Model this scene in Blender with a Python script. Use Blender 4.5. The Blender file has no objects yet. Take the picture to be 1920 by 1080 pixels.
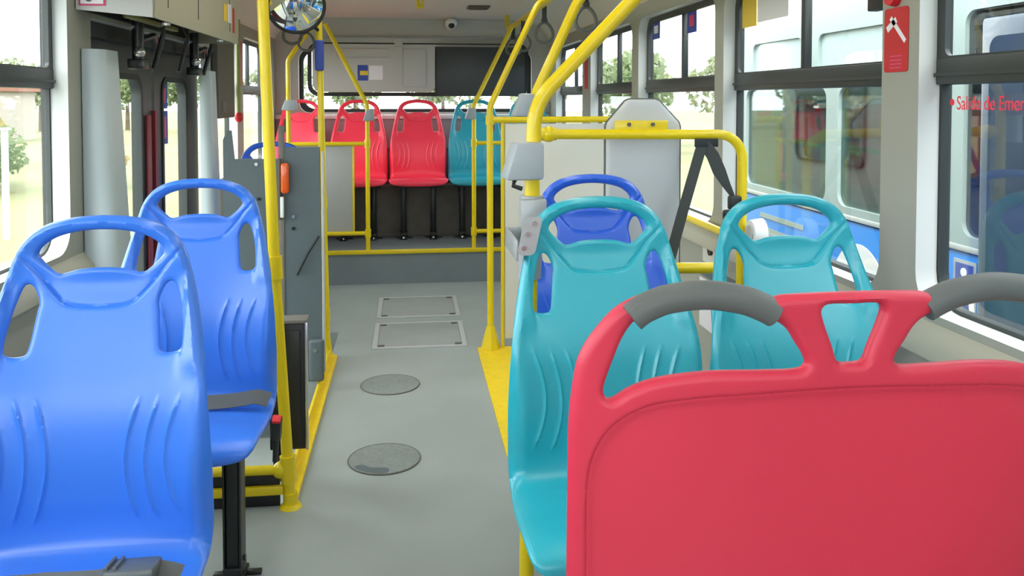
import bpy, bmesh, math, random
import numpy as np
from mathutils import Vector, Matrix
from mathutils.geometry import delaunay_2d_cdt
random.seed(7)
rng = np.random.default_rng(7)
S = bpy.context.scene
C = S.collection
PI = math.pi

# ------------------------------------------------------------------ materials
def lin(c):
    c = c / 255.0
    return c / 12.92 if c <= 0.04045 else ((c + 0.055) / 1.055) ** 2.4
def col(r, g, b): return (lin(r), lin(g), lin(b), 1)
MATS = {}
def mat(name, rgb, rough=0.5, metal=0.0, bump=0.0, bscale=200.0, var=0.0, vscale=6.0, coat=0.0, spec=0.5, sheen=0.0):
    m = bpy.data.materials.new(name); m.use_nodes = True
    nt = m.node_tree; b = nt.nodes['Principled BSDF']
    b.inputs['Base Color'].default_value = col(*rgb)
    b.inputs['Roughness'].default_value = rough
    b.inputs['Metallic'].default_value = metal
    b.inputs['Specular IOR Level'].default_value = spec
    b.inputs['Coat Weight'].default_value = coat
    tc = nt.nodes.new('ShaderNodeTexCoord')
    if var > 0:
        n = nt.nodes.new('ShaderNodeTexNoise'); n.inputs['Scale'].default_value = vscale
        n.inputs['Detail'].default_value = 5
        r = nt.nodes.new('ShaderNodeValToRGB')
        c = col(*rgb)
        r.color_ramp.elements[0].position = 0.3; r.color_ramp.elements[1].position = 0.7
        r.color_ramp.elements[0].color = tuple(max(0, x * (1 - var)) for x in c[:3]) + (1,)
        r.color_ramp.elements[1].color = tuple(min(1, x * (1 + var)) for x in c[:3]) + (1,)
        nt.links.new(tc.outputs['Object'], n.inputs['Vector'])
        nt.links.new(n.outputs['Fac'], r.inputs['Fac'])
        nt.links.new(r.outputs['Color'], b.inputs['Base Color'])
    if bump > 0:
        n = nt.nodes.new('ShaderNodeTexNoise'); n.inputs['Scale'].default_value = bscale
        bp = nt.nodes.new('ShaderNodeBump'); bp.inputs['Strength'].default_value = bump
        bp.inputs['Distance'].default_value = 0.002
        nt.links.new(tc.outputs['Object'], n.inputs['Vector'])
        nt.links.new(n.outputs['Fac'], bp.inputs['Height'])
        nt.links.new(bp.outputs['Normal'], b.inputs['Normal'])
    MATS[name] = m
    return m
def glass(name, tint=(255, 255, 255), refl=0.04, grazing=0.5):
    m = bpy.data.materials.new(name); m.use_nodes = True
    nt = m.node_tree; nt.nodes.clear()
    o = nt.nodes.new('ShaderNodeOutputMaterial')
    t = nt.nodes.new('ShaderNodeBsdfTransparent'); t.inputs['Color'].default_value = col(*tint)
    g = nt.nodes.new('ShaderNodeBsdfGlossy'); g.inputs['Roughness'].default_value = 0.02
    f = nt.nodes.new('ShaderNodeLayerWeight'); f.inputs['Blend'].default_value = 0.25
    mr = nt.nodes.new('ShaderNodeMapRange')
    mr.inputs['To Min'].default_value = refl; mr.inputs['To Max'].default_value = grazing
    x = nt.nodes.new('ShaderNodeMixShader')
    nt.links.new(f.outputs['Fresnel'], mr.inputs['Value'])
    nt.links.new(mr.outputs['Result'], x.inputs['Fac'])
    nt.links.new(t.outputs[0], x.inputs[1]); nt.links.new(g.outputs[0], x.inputs[2])
    nt.links.new(x.outputs[0], o.inputs['Surface'])
    MATS[name] = m
    return m
mat('blue_plastic', (54, 118, 224), 0.30, bump=0.05, bscale=400, spec=0.7)
mat('royal_plastic', (44, 98, 214), 0.30, bump=0.05, bscale=400, spec=0.7)
mat('teal_plastic', (36, 166, 184), 0.30, bump=0.05, bscale=400, spec=0.7)
mat('rear_teal_plastic', (40, 158, 180), 0.36)
mat('red_plastic', (204, 46, 72), 0.42, bump=0.08, bscale=350)
mat('rear_red_plastic', (248, 58, 84), 0.38)
mat('yellow_paint', (232, 204, 8), 0.32, coat=0.2)
mat('yellow_floor', (240, 206, 20), 0.5, var=0.06, vscale=30)
mat('floor_vinyl', (152, 160, 156), 0.55, var=0.06, vscale=3.0, bump=0.1, bscale=300)
mat('riser_vinyl', (124, 133, 137), 0.6, var=0.05, vscale=5)
mat('hatch_metal', (128, 136, 132), 0.55, var=0.14, vscale=60, bump=0.4, bscale=260)
mat('hatch_vinyl', (152, 157, 153), 0.55, var=0.05, vscale=8)
mat('hatch_frame', (188, 192, 192), 0.45, metal=0.2)
mat('wall_grey', (184, 185, 175), 0.5)
mat('wall_lit', (206, 210, 208), 0.45)
mat('wall_shaded', (152, 153, 142), 0.55)
mat('wall_lower', (170, 168, 152), 0.55)
mat('ceiling_cream', (208, 205, 194), 0.55)
mat('rear_grey', (188, 185, 178), 0.55)
mat('rear_ribbed', (170, 168, 170), 0.8)
mat('panel_grey', (180, 181, 177), 0.45)
mat('backrest_grey', (196, 200, 202), 0.4)
mat('partition_beige', (212, 211, 202), 0.5)
mat('door_cover', (176, 188, 190), 0.4)
mat('charcoal_panel', (86, 98, 102), 0.45, var=0.04, vscale=5)
mat('dark_frame', (44, 50, 50), 0.4)
mat('rubber', (36, 40, 40), 0.6)
mat('black_metal', (26, 28, 28), 0.35)
mat('black_plastic', (30, 32, 34), 0.45)
mat('engine_black', (112, 108, 102), 0.7, var=0.15, vscale=9)
mat('dark_board', (56, 60, 62), 0.4)
mat('grip_grey', (92, 96, 95), 0.5, bump=0.25, bscale=500)
mat('clamp_grey', (168, 172, 174), 0.4, metal=0.3)
mat('box_grey', (164, 172, 178), 0.4)
mat('steel', (200, 202, 204), 0.25, metal=0.9)
mat('mirror_silver', (240, 242, 242), 0.01, metal=1.0)
mat('belt_web', (66, 70, 68), 0.75, bump=0.3, bscale=700)
mat('seat_web', (74, 78, 80), 0.5, bump=0.3, bscale=700)
mat('buckle_dark', (84, 90, 94), 0.3)
mat('signal_red', (205, 30, 40), 0.4)
mat('sign_red', (190, 28, 34), 0.45)
mat('door_red', (120, 28, 34), 0.5)
mat('orange_lens', (226, 92, 24), 0.25, coat=0.5)
mat('white', (236, 238, 238), 0.5)
mat('sticker_white', (228, 226, 232), 0.5)
mat('sticker_blue', (46, 70, 160), 0.5)
mat('sticker_pink', (206, 66, 110), 0.5)
mat('sticker_yellow', (226, 192, 60), 0.5)
mat('text_red', (226, 50, 70), 0.5)
mat('housing_beige', (160, 156, 132), 0.55)
mat('housing_grey', (190, 190, 190), 0.5)
mat('brass_bar', (146, 144, 90), 0.45, metal=0.3)
mat('cctv_white', (238, 236, 232), 0.4)
mat('vent_dark', (120, 112, 98), 0.6)
mat('strap_grey', (98, 100, 98), 0.5)
mat('bus_blue', (2, 122, 206), 0.5, spec=0.2)
mat('bus_white', (176, 182, 178), 0.35)
mat('bus_dark', (60, 70, 76), 0.3)
mat('bus_pale', (150, 166, 162), 0.35)
mat('bus_painted_sky_pane', (176, 194, 192), 0.12)  # sky reflection put into the pale pane colour
mat('bus_dark_pane', (48, 62, 82), 0.08)
mat('bus_door', (64, 78, 92), 0.25)
mat('tyre', (28, 28, 30), 0.8)
mat('lawn', (106, 107, 68), 0.95, var=0.22, vscale=0.35)
mat('leaf', (112, 126, 90), 0.8, var=0.15, vscale=1.2)
mat('leaf_pale', (132, 140, 108), 0.8, var=0.12, vscale=1.0)
mat('leaf_olive', (134, 126, 84), 0.8, var=0.15, vscale=1.0)
mat('bark', (96, 84, 70), 0.9)
mat('house_wall', (150, 142, 132), 0.8)
mat('house_roof', (128, 84, 66), 0.8)
mat('pavement', (112, 112, 106), 0.9, var=0.1, vscale=2)
glass('window_glass', (250, 253, 252), 0.015, 0.15)
glass('bus_glass', (186, 210, 206), 0.10, 0.6)
glass('bus_dark_glass', (118, 136, 150), 0.14, 0.7)
for nm in ('leaf', 'leaf_pale', 'leaf_olive'):        # thin leaves let light through
    q = MATS[nm].node_tree; pb = q.nodes['Principled BSDF']; tr = q.nodes.new('ShaderNodeBsdfTranslucent'); mx = q.nodes.new('ShaderNodeMixShader'); mx.inputs['Fac'].default_value = .45
    src = pb.inputs['Base Color'].links[0].from_socket; q.links.new(src, tr.inputs['Color'])
    q.links.new(pb.outputs[0], mx.inputs[1]); q.links.new(tr.outputs[0], mx.inputs[2]); q.links.new(mx.outputs[0], q.nodes['Material Output'].inputs['Surface'])
lm = bpy.data.materials.new('fill_glow'); lm.use_nodes = True
lb = lm.node_tree.nodes['Principled BSDF']
lb.inputs['Emission Color'].default_value = (1, 0.97, 0.9, 1); lb.inputs['Emission Strength'].default_value = 3.6  # glow of the added fill strips under the ceiling
MATS['fill_glow'] = lm

# ------------------------------------------------------------------ object helpers
ORG = {}
def thing(name, label, cat, loc=(0, 0, 0), group=None, kind=None):
    o = bpy.data.objects.new(name, None); C.objects.link(o)
    o.empty_display_size = 0.1
    o.location = loc; o['label'] = label; o['category'] = cat
    if group: o['group'] = group
    if kind: o['kind'] = kind
    ORG[o.name] = Vector(loc)
    return o
def finish(bm, name, material, smooth=True):
    me = bpy.data.meshes.new(name)
    bmesh.ops.recalc_face_normals(bm, faces=bm.faces)
    bm.to_mesh(me); bm.free()
    if smooth and len(me.polygons):
        me.polygons.foreach_set('use_smooth', [True] * len(me.polygons))
        try: me.set_sharp_from_angle(angle=math.radians(38))
        except Exception: pass
    me.materials.append(MATS[material])
    return me
def obj(name, bm, material, parent=None, label=None):
    """bm is in world coordinates; it becomes one mesh object (a part when it has a parent)"""
    if parent is not None:
        off = ORG[parent.name]
        bmesh.ops.translate(bm, vec=-off, verts=bm.verts)
    me = finish(bm, name, material)
    o = bpy.data.objects.new(name, me); C.objects.link(o)
    if parent is not None:
        o.parent = parent; ORG[o.name] = ORG[parent.name]
    else:
        ORG[o.name] = Vector((0, 0, 0))
    if label: o['label'] = label
    return o
def tag(o, label, cat, group=None):
    o['label'] = label; o['category'] = cat
    if group: o['group'] = group
    return o
def struct(name, bm, material, label, cat, parent=None):
    o = obj(name, bm, material, parent)
    if parent is None:
        o['kind'] = 'structure'; o['label'] = label; o['category'] = cat
    return o
def inst(name, me, parent, loc=(0, 0, 0), label=None):
    o = bpy.data.objects.new(name, me); C.objects.link(o); o.parent = parent; o.location = loc
    ORG[o.name] = Vector((0, 0, 0))
    if label: o['label'] = label
    return o
def copy_tree(o, parent=None):
    c = o.copy(); C.objects.link(c); c.parent = parent
    ORG[c.name] = ORG.get(o.name, Vector((0, 0, 0)))
    for ch in list(o.children): copy_tree(ch, c)
    return c

# ------------------------------------------------------------------ geometry helpers
def N(): return bmesh.new()
def box(bm, x0, x1, y0, y1, z0, z1, r=0.0, seg=2):
    m = Matrix.Translation(((x0 + x1) / 2, (y0 + y1) / 2, (z0 + z1) / 2)) @ Matrix.Diagonal((abs(x1 - x0), abs(y1 - y0), abs(z1 - z0), 1))
    v = bmesh.ops.create_cube(bm, size=1, matrix=m)['verts']
    if r > 0:
        es = list({e for a in v for e in a.link_edges})
        bmesh.ops.bevel(bm, geom=es, offset=r, segments=seg, affect='EDGES', profile=0.5)
    return bm
def fillet(pts, rad, seg=8):
    pts = [Vector(p) for p in pts]
    if len(pts) < 3: return pts
    out = [pts[0]]
    for i in range(1, len(pts) - 1):
        a, b, c = pts[i - 1], pts[i], pts[i + 1]
        d1 = (a - b); d2 = (c - b)
        l1, l2 = d1.length, d2.length
        d1.normalize(); d2.normalize()
        ang = d1.angle(d2)
        if ang > PI - 0.02: out.append(b); continue
        t = min(rad / math.tan(ang / 2), 0.48 * l1, 0.48 * l2)
        r = t * math.tan(ang / 2)
        bis = (d1 + d2).normalized()
        cen = b + bis * (r / math.sin(ang / 2))
        s, e = b + d1 * t - cen, b + d2 * t - cen
        tot = s.angle(e); ax = s.cross(e).normalized()
        for k in range(seg + 1):
            out.append(cen + Matrix.Rotation(tot * k / seg, 3, ax) @ s)
    out.append(pts[-1])
    return out
def sweep(bm, pts, prof, up=None, cap=True, closed=False, scale=None):
    """sweep a closed 2-D profile along pts with parallel transport"""
    pts = [Vector(p) for p in pts]; n = len(pts)
    T = []
    for i in range(n):
        if closed: t = pts[(i + 1) % n] - pts[i - 1]
        else: t = pts[min(i + 1, n - 1)] - pts[max(i - 1, 0)]
        T.append(t.normalized())
    u = Vector(up) if up else (Vector((0, 0, 1)) if abs(T[0].z) < 0.9 else Vector((1, 0, 0)))
    rings = []
    for i in range(n):
        u = (u - T[i] * u.dot(T[i]))
        if u.length < 1e-6: u = Vector((1, 0, 0)) - T[i] * T[i].x
        u.normalize(); w = T[i].cross(u)
        s = scale[i] if scale else 1.0
        rings.append([bm.verts.new(pts[i] + (w * a + u * b) * s) for a, b in prof])
    m = len(prof)
    for i in range(n if closed else n - 1):
        A, B = rings[i], rings[(i + 1) % n]
        for k in range(m):
            bm.faces.new((A[k], A[(k + 1) % m], B[(k + 1) % m], B[k]))
    if cap and not closed:
        bm.faces.new(list(reversed(rings[0]))); bm.faces.new(rings[-1])
    return bm
def circ(r, n=14, ry=None):
    return [(r * math.cos(2 * PI * k / n), (ry or r) * math.sin(2 * PI * k / n)) for k in range(n)]
def tube(bm, pts, r, fr=0.0, n=14, closed=False):
    return sweep(bm, fillet(pts, fr) if fr > 0 else pts, circ(r, n), closed=closed)
def cyl(bm, a, b, r, r2=None, n=20):
    a, b = Vector(a), Vector(b); d = b - a
    q = d.to_track_quat('Z', 'Y').to_matrix().to_4x4()
    bmesh.ops.create_cone(bm, cap_ends=True, segments=n, radius1=r, radius2=r if r2 is None else r2, depth=d.length,
                          matrix=Matrix.Translation((a + b) / 2) @ q)
    return bm
def ball(bm, c, r, sx=1, sy=1, sz=1, n=16):
    bmesh.ops.create_uvsphere(bm, u_segments=n, v_segments=max(6, n // 2), radius=r,
                              matrix=Matrix.Translation(c) @ Matrix.Diagonal((sx, sy, sz, 1)))
    return bm
def rrect(x0, x1, y0, y1, r, n=6):
    """rounded rectangle loop; r = radius or 4 radii (bl, br, tr, tl)"""
    if not isinstance(r, (tuple, list)): r = (r,) * 4
    out = []
    for (cx, cy, sx, sy, a0, rr) in ((x0, y0, 1, 1, PI, r[0]), (x1, y0, -1, 1, 1.5 * PI, r[1]), (x1, y1, -1, -1, 0, r[2]), (x0, y1, 1, -1, 0.5 * PI, r[3])):
        for k in range(n + 1):
            a = a0 + 0.5 * PI * k / n
            out.append((cx + sx * rr + rr * math.cos(a), cy + sy * rr + rr * math.sin(a)))
    return out
def inside(P, loop):
    P = np.asarray(P, float); L = np.asarray(loop, float)
    x, y = P[:, 0][:, None], P[:, 1][:, None]
    a, b = L, np.roll(L, -1, 0)
    cond = (a[:, 1] > y) != (b[:, 1] > y)
    with np.errstate(divide='ignore', invalid='ignore'):
        xi = (b[:, 0] - a[:, 0]) * (y - a[:, 1]) / (b[:, 1] - a[:, 1]) + a[:, 0]
    return (np.sum(cond & (x < xi), axis=1) % 2) == 1
def segdist(P, segs):
    P = np.asarray(P, float); best = np.full(len(P), 1e9)
    for k in range(0, len(segs), 64):
        sg = segs[k:k + 64]; a, b = sg[:, 0], sg[:, 1]; ab = b - a
        l2 = np.maximum((ab ** 2).sum(1), 1e-14)
        t = np.clip(((P[:, None] - a) * ab).sum(2) / l2, 0, 1)
        d = np.sqrt((((a + t[..., None] * ab) - P[:, None]) ** 2).sum(2)).min(1)
        best = np.minimum(best, d)
    return best
def loopsegs(l, closed=True):
    l = np.asarray(l, float)
    if closed: return np.stack([l, np.roll(l, -1, 0)], 1)
    return np.stack([l[:-1], l[1:]], 1)
def cdt(loops, extra=None):
    """triangulate loops[0] minus the other loops"""
    vs, es = [], []
    for l in loops:
        b = len(vs); vs += [Vector((float(p[0]), float(p[1]))) for p in l]
        es += [(b + i, b + (i + 1) % len(l)) for i in range(len(l))]
    if extra is not None: vs += [Vector((float(p[0]), float(p[1]))) for p in extra]
    V, _, Fs, *_ = delaunay_2d_cdt(vs, es, [], 0, 1e-7)
    V = np.array([(v.x, v.y) for v in V])
    F = np.array([f for f in Fs if len(f) == 3])
    c = V[F].mean(1)
    ok = inside(c, loops[0])
    for h in loops[1:]: ok &= ~inside(c, h)
    return V, F[ok]
def slab(bm, loops, fn, w0, w1, extra=None):
    """extrude a 2-D region with holes between w0 and w1; fn(u, v, w) -> xyz"""
    V, F = cdt(loops, extra)
    A = [bm.verts.new(fn(u, v, w0)) for u, v in V]
    B = [bm.verts.new(fn(u, v, w1)) for u, v in V]
    cnt = {}
    for f in F:
        bm.faces.new([A[i] for i in f]); bm.faces.new([B[i] for i in reversed(f)])
        for i in range(3):
            e = (f[i], f[(i + 1) % 3]); cnt[tuple(sorted(e))] = cnt.get(tuple(sorted(e)), []) + [e]
    for k, l in cnt.items():
        if len(l) == 1:
            i, j = l[0]; bm.faces.new((A[j], A[i], B[i], B[j]))
    used = {i for f in F for i in f}
    for i in range(len(V)):
        if i not in used: bm.verts.remove(A[i]); bm.verts.remove(B[i])
    return bm
def smooth_loop(pts, step, closed=True):
    P = [np.array(p, float) for p in pts]; n = len(P); out = []
    for i in range(n if closed else n - 1):
        p0 = P[i - 1] if (closed or i > 0) else P[0]
        p1, p2 = P[i], P[(i + 1) % n]
        p3 = P[(i + 2) % n] if (closed or i + 2 < n) else P[-1]
        L = np.linalg.norm(p2 - p1); m = max(1, int(math.ceil(L / step)))
        t1 = (p2 - p0) / max(np.linalg.norm(p2 - p0), 1e-9) * L
        t2 = (p3 - p1) / max(np.linalg.norm(p3 - p1), 1e-9) * L
        for k in range(m):
            t = k / m; t_2, t_3 = t * t, t * t * t
            out.append(p1 * (2 * t_3 - 3 * t_2 + 1) + t1 * (t_3 - 2 * t_2 + t) + p2 * (-2 * t_3 + 3 * t_2) + t2 * (t_3 - t_2))
    if not closed: out.append(P[-1])
    return np.array(out)
def sstep(a, b, x):
    t = np.clip((x - a) / (b - a), 0, 1); return t * t * (3 - 2 * t)
def shell(loops, free, feats, surf, thick, relief, rim, step=0.011):
    """moulded shell: a 2-D region with holes laid on surf(u,v) -> (P, n), rounded at its free edges"""
    pts = []
    for l in loops:
        l = np.asarray(l); t = np.roll(l, -1, 0) - np.roll(l, 1, 0); t /= np.linalg.norm(t, axis=1)[:, None] + 1e-12
        nr = np.stack([-t[:, 1], t[:, 0]], 1)
        for s in (-1, 1):
            for r in (0.08, 0.3, 0.65, 1.0): pts.append(l + nr * s * r * rim)
    for f in feats:
        f = np.asarray(f); t = np.gradient(f, axis=0); t /= np.linalg.norm(t, axis=1)[:, None] + 1e-12
        nr = np.stack([-t[:, 1], t[:, 0]], 1)
        for r in (0, 0.002, -0.002, 0.0045, -0.0045, 0.008, -0.008): pts.append(f + nr * r)
    L0 = np.asarray(loops[0]); lo, hi = L0.min(0), L0.max(0)
    gx, gy = np.arange(lo[0], hi[0], step), np.arange(lo[1], hi[1], step * 0.87)
    G = np.array([(x + (step / 2 if j % 2 else 0), y) for j, y in enumerate(gy) for x in gx])
    allsegs = np.concatenate([loopsegs(l) for l in loops])
    def ok(P):
        m = inside(P, loops[0])
        for h in loops[1:]: m &= ~inside(P, h)
        return m
    G = G[ok(G)]; G = G[segdist(G, allsegs) > rim * 1.1]
    R = np.concatenate(pts); R = R[ok(R)]; R = R[segdist(R, allsegs) > rim * 0.07]
    allp = []; seen = {}
    for p in np.concatenate([R, G]):
        k = (int(p[0] / 0.0022), int(p[1] / 0.0022))
        if k in seen: continue
        seen[k] = 1; allp.append(p)
    V, F = cdt(loops, allp)
    d = segdist(V, free)
    on = segdist(V, allsegs) < 1e-6
    pr = np.sqrt(np.clip(1 - (1 - np.clip(d / rim, 0, 1)) ** 2, 0, 1))
    T = thick(V[:, 0], V[:, 1]) * 0.5 * pr
    rf, rb = relief(V[:, 0], V[:, 1])
    P, n = surf(V[:, 0], V[:, 1])
    A = P + n * (T + rf * pr)[:, None]; B = P + n * (-T + rb * pr)[:, None]
    bm = bmesh.new()
    va = [bm.verts.new(p) for p in A]
    fr = (d < 1e-6)
    vb = [va[i] if fr[i] else bm.verts.new(B[i]) for i in range(len(V))]
    cnt = {}
    for f in F:
        f = [int(i) for i in f]
        bm.faces.new([va[i] for i in f])
        if not all(fr[i] for i in f): bm.faces.new([vb[i] for i in reversed(f)])
        for i in range(3):
            e = (f[i], f[(i + 1) % 3]); cnt.setdefault(tuple(sorted(e)), []).append(e)
    for k, l in cnt.items():
        if len(l) == 1:
            i, j = l[0]
            q = [va[j], va[i]] + ([] if fr[i] else [vb[i]]) + ([] if fr[j] else [vb[j]])
            if len(q) >= 3: 
                try: bm.faces.new(q)
                except ValueError: pass
    bmesh.ops.delete(bm, geom=[v for v in bm.verts if not v.link_faces], context='VERTS')
    return bm
def mirror_half(right):
    """right half (u >= 0) ordered from bottom centre/right up to top centre -> closed CCW loop"""
    left = [(-u, v) for u, v in reversed(right) if u > 1e-9]
    return right + left

# ------------------------------------------------------------------ moulded bus seat (faces -Y)
PROFILE = [(-.456, .452), (-.468, .476), (-.455, .502), (-.40, .513), (-.30, .505), (-.21, .494), (-.150, .490), (-.114, .505), (-.101, .54),
           (-.101, .60), (-.097, .68), (-.078, .78), (-.044, .88), (-.012, .98), (.002, 1.06), (.005, 1.135), (.007, 1.18)]
PR = smooth_loop(PROFILE, 0.004, closed=False)
_s = np.concatenate([[0], np.cumsum(np.linalg.norm(np.diff(PR, axis=0), axis=1))])
_i0 = int(np.argmin(np.hypot(PR[:, 0] + .114, PR[:, 1] - .505)))
PV = _s - _s[_i0]
_iz = int(np.argmin(np.abs(PR[:, 1] - 1.135)))
VTOP = PV[_iz]
PT = np.gradient(PR, axis=0); PT /= np.linalg.norm(PT, axis=1)[:, None]
ROLL = .040
EDGE_V, EDGE_W = np.array([-1., 0, .1, .2, .3, .4, .5, .56, 1.]), np.array([.232, .230, .232, .231, .222, .205, .183, .166, .166])
def seat_surf(u, v):
    y = np.interp(v, PV, PR[:, 0]); z = np.interp(v, PV, PR[:, 1])
    ty = np.interp(v, PV, PT[:, 0]); tz = np.interp(v, PV, PT[:, 1])
    n = np.stack([np.zeros_like(u), -tz, ty], 1)
    # the sides of the dish come forward a little
    a = 0.030 * (1 - 0.75 * sstep(.25, .5, v)) * sstep(-.03, .16, v) + .008 - .022 * (1 - sstep(-.12, .06, v))
    off = a * (np.abs(u) / .23) ** 2.6
    wv = np.interp(v, EDGE_V, EDGE_W); e = np.clip((np.abs(u) / wv - .86) / .14, 0, 1)
    off = off - ROLL * e ** 1.6 * sstep(-.06, .05, v) * (1 - sstep(.10, .36, v))
    P = np.stack([u, y, z], 1) + n * off[:, None]
    sl = a * 2.6 * (np.abs(u) / .23) ** 1.6 / .23 * np.sign(u)
    n2 = n + np.stack([-sl, np.zeros_like(u), np.zeros_like(u)], 1)
    n2 /= np.linalg.norm(n2, axis=1)[:, None]
    return P, n2
K = VTOP / 0.640
back_half = [(.230, 0), (.231, .06), (.2325, .13), (.231, .20), (.225, .28), (.214, .35), (.201, .42), (.187, .485), (.175, .53), (.166, .56), (.152, .587), (.128, .611), (.096, .627), (.05, .637), (0, .640)]
bh = smooth_loop([(u, v * K) for u, v in back_half], .007, closed=False)
back_loop = np.array(mirror_half([tuple(p) for p in bh]))
ho = [(0, .535), (.045, .532), (.078, .524), (.090, .529), (.121, .560), (.121, .569), (.110, .583), (.085, .598), (.045, .608), (0, .611)]
ho_loop = np.array(mirror_half([(u, v * K) for u, v in ho]))
ho_loop = smooth_loop(ho_loop[::1], .006)
slot = [(.128, .500), (.115, .470), (.117, .446), (.125, .376), (.132, .366), (.160, .366), (.168, .376), (.163, .436), (.152, .482), (.141, .504)]
slot_r = smooth_loop([(u, v * K) for u, v in slot], .006); slot_l = slot_r * np.array([-1, 1])
slot_l = slot_l[::-1]
groove = smooth_loop([(.156, .568 * K), (.116, .520 * K), (.076, .474 * K), (.060, .463 * K), (.03, .458 * K), (0, .457 * K)], .006, closed=False)
groove = np.concatenate([groove, (groove * np.array([-1, 1]))[::-1][1:]])
RID = []
for (ua, ub, v0, v1) in ((.072, .104, .305, .035), (.110, .142, .305, .035), (.150, .186, .305, .05)):
    a = np.linspace(0, 1, 40)
    for s in (-1, 1):
        RID.append(np.stack([s * (ub - (ub - ua) * np.sin(a * PI) ** 1.0 * 1.0), v0 + (v1 - v0) * a], 1))
RID = [r[2:-2] for r in RID]
# arcs bow towards the middle of the back
def back_relief(u, v):
    P = np.stack([u, v], 1)
    rf = np.zeros(len(u))
    for r in RID:
        d = segdist(P, loopsegs(r, False)); e = np.minimum(1, np.minimum(np.abs(v - r[0, 1]), np.abs(v - r[-1, 1])) / .03)
        rf += .0046 * np.exp(-(d / .0036) ** 2) * e
    d = segdist(P, loopsegs(groove, False))
    gl = np.interp(np.abs(u), groove[groove[:, 0] >= 0][::-1][:, 0], groove[groove[:, 0] >= 0][::-1][:, 1])
    above = sstep(-.004, .004, v - gl) * (1 - sstep(.03, .12, v - gl)) * (np.abs(u) < .16)
    rf += -.0035 * np.exp(-(d / .0035) ** 2) - .006 * above * (1 - sstep(.10, .16, np.abs(u)))
    e = segdist(P, loopsegs(back_loop)) * 1.0
    rf += .004 * np.exp(-((e - .012) / .008) ** 2) * (v > .02)
    return rf, -np.zeros(len(u))
def back_thick(u, v):
    return .016 + .018 * np.maximum(sstep(.50 * K, .56 * K, v), sstep(.30 * K, .36 * K, v) * sstep(.165, .178, np.abs(u)))
seam = lambda l: np.array([s for s in loopsegs(l) if not (abs(s[0][1]) < 1e-6 and abs(s[1][1]) < 1e-6)])
def densify(loop, step=.012):
    out = []
    for a, b in loopsegs(loop):
        m = max(1, int(np.linalg.norm(b - a) / step))
        out += [a + (b - a) * k / m for k in range(m)]
    return np.array(out)
back_loop = densify(back_loop)
free = np.concatenate([seam(back_loop), loopsegs(ho_loop), loopsegs(slot_r), loopsegs(slot_l)])
BACK_BM = shell([back_loop, ho_loop, slot_r, slot_l], free, RID + [groove], seat_surf, back_thick, back_relief, .011)
pv0 = float(PV[0]) + .002
pan_half = [(0, pv0), (.10, pv0 + .003), (.185, pv0 + .008), (.212, pv0 + .022), (.227, pv0 + .05), (.234, pv0 + .11), (.236, -.15), (.233, -.07), (.230, 0)]
ph = smooth_loop(pan_half, .009, closed=False)
pan_loop = densify(np.array([tuple(p) for p in ph] + [(-u, v) for u, v in ph[::-1] if u > 1e-9]))
PAN_BM = shell([pan_loop], seam(pan_loop), [], seat_surf, lambda u, v: .016 + 0 * u, lambda u, v: (0 * u, 0 * u), .011, step=.014)
SEAT_MESH = {}
def seat_mesh(kind, bm0, material):
    k = (kind, material)
    if k not in SEAT_MESH:
        SEAT_MESH[k] = finish(bm0.copy(), kind, material)
    return SEAT_MESH[k]
def shared(kind, material, build):
    k = (kind, material)
    if k not in SEAT_MESH:
        b = N(); build(b); SEAT_MESH[k] = finish(b, kind, material)
    return SEAT_MESH[k]
def b_frame(b):
    for y in (-.34, -.13): box(b, -.19, .19, y - .018, y + .018, .435, .475, .004)
    for x in (-.17, .17): box(b, x - .016, x + .016, -.36, -.11, .430, .470, .004)
    for x in (-.13, .13): box(b, x - .014, x + .014, -.13, -.05, .436, .468, .004)
def b_leg(b):
    box(b, -.017, .017, -.19, -.13, .012, .45, .004)
    box(b, -.025, -.019, -.195, -.125, .012, .44, .002); box(b, .019, .025, -.195, -.125, .012, .44, .002)
    cyl(b, (-.030, -.16, .06), (.030, -.16, .06), .008)
def b_foot(b):
    box(b, -.030, .030, -.245, -.10, 0, .012, .003)
    box(b, -.026, .026, -.20, -.12, .012, .05, .004)
    box(b, -.062, -.030, -.155, -.135, 0, .012, .003); box(b, .030, .072, -.15, -.13, 0, .012, .003)
def b_bolt(b):
    cyl(b, (0, -.225, .012), (0, -.225, .022), .013, .010, 12)
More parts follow.
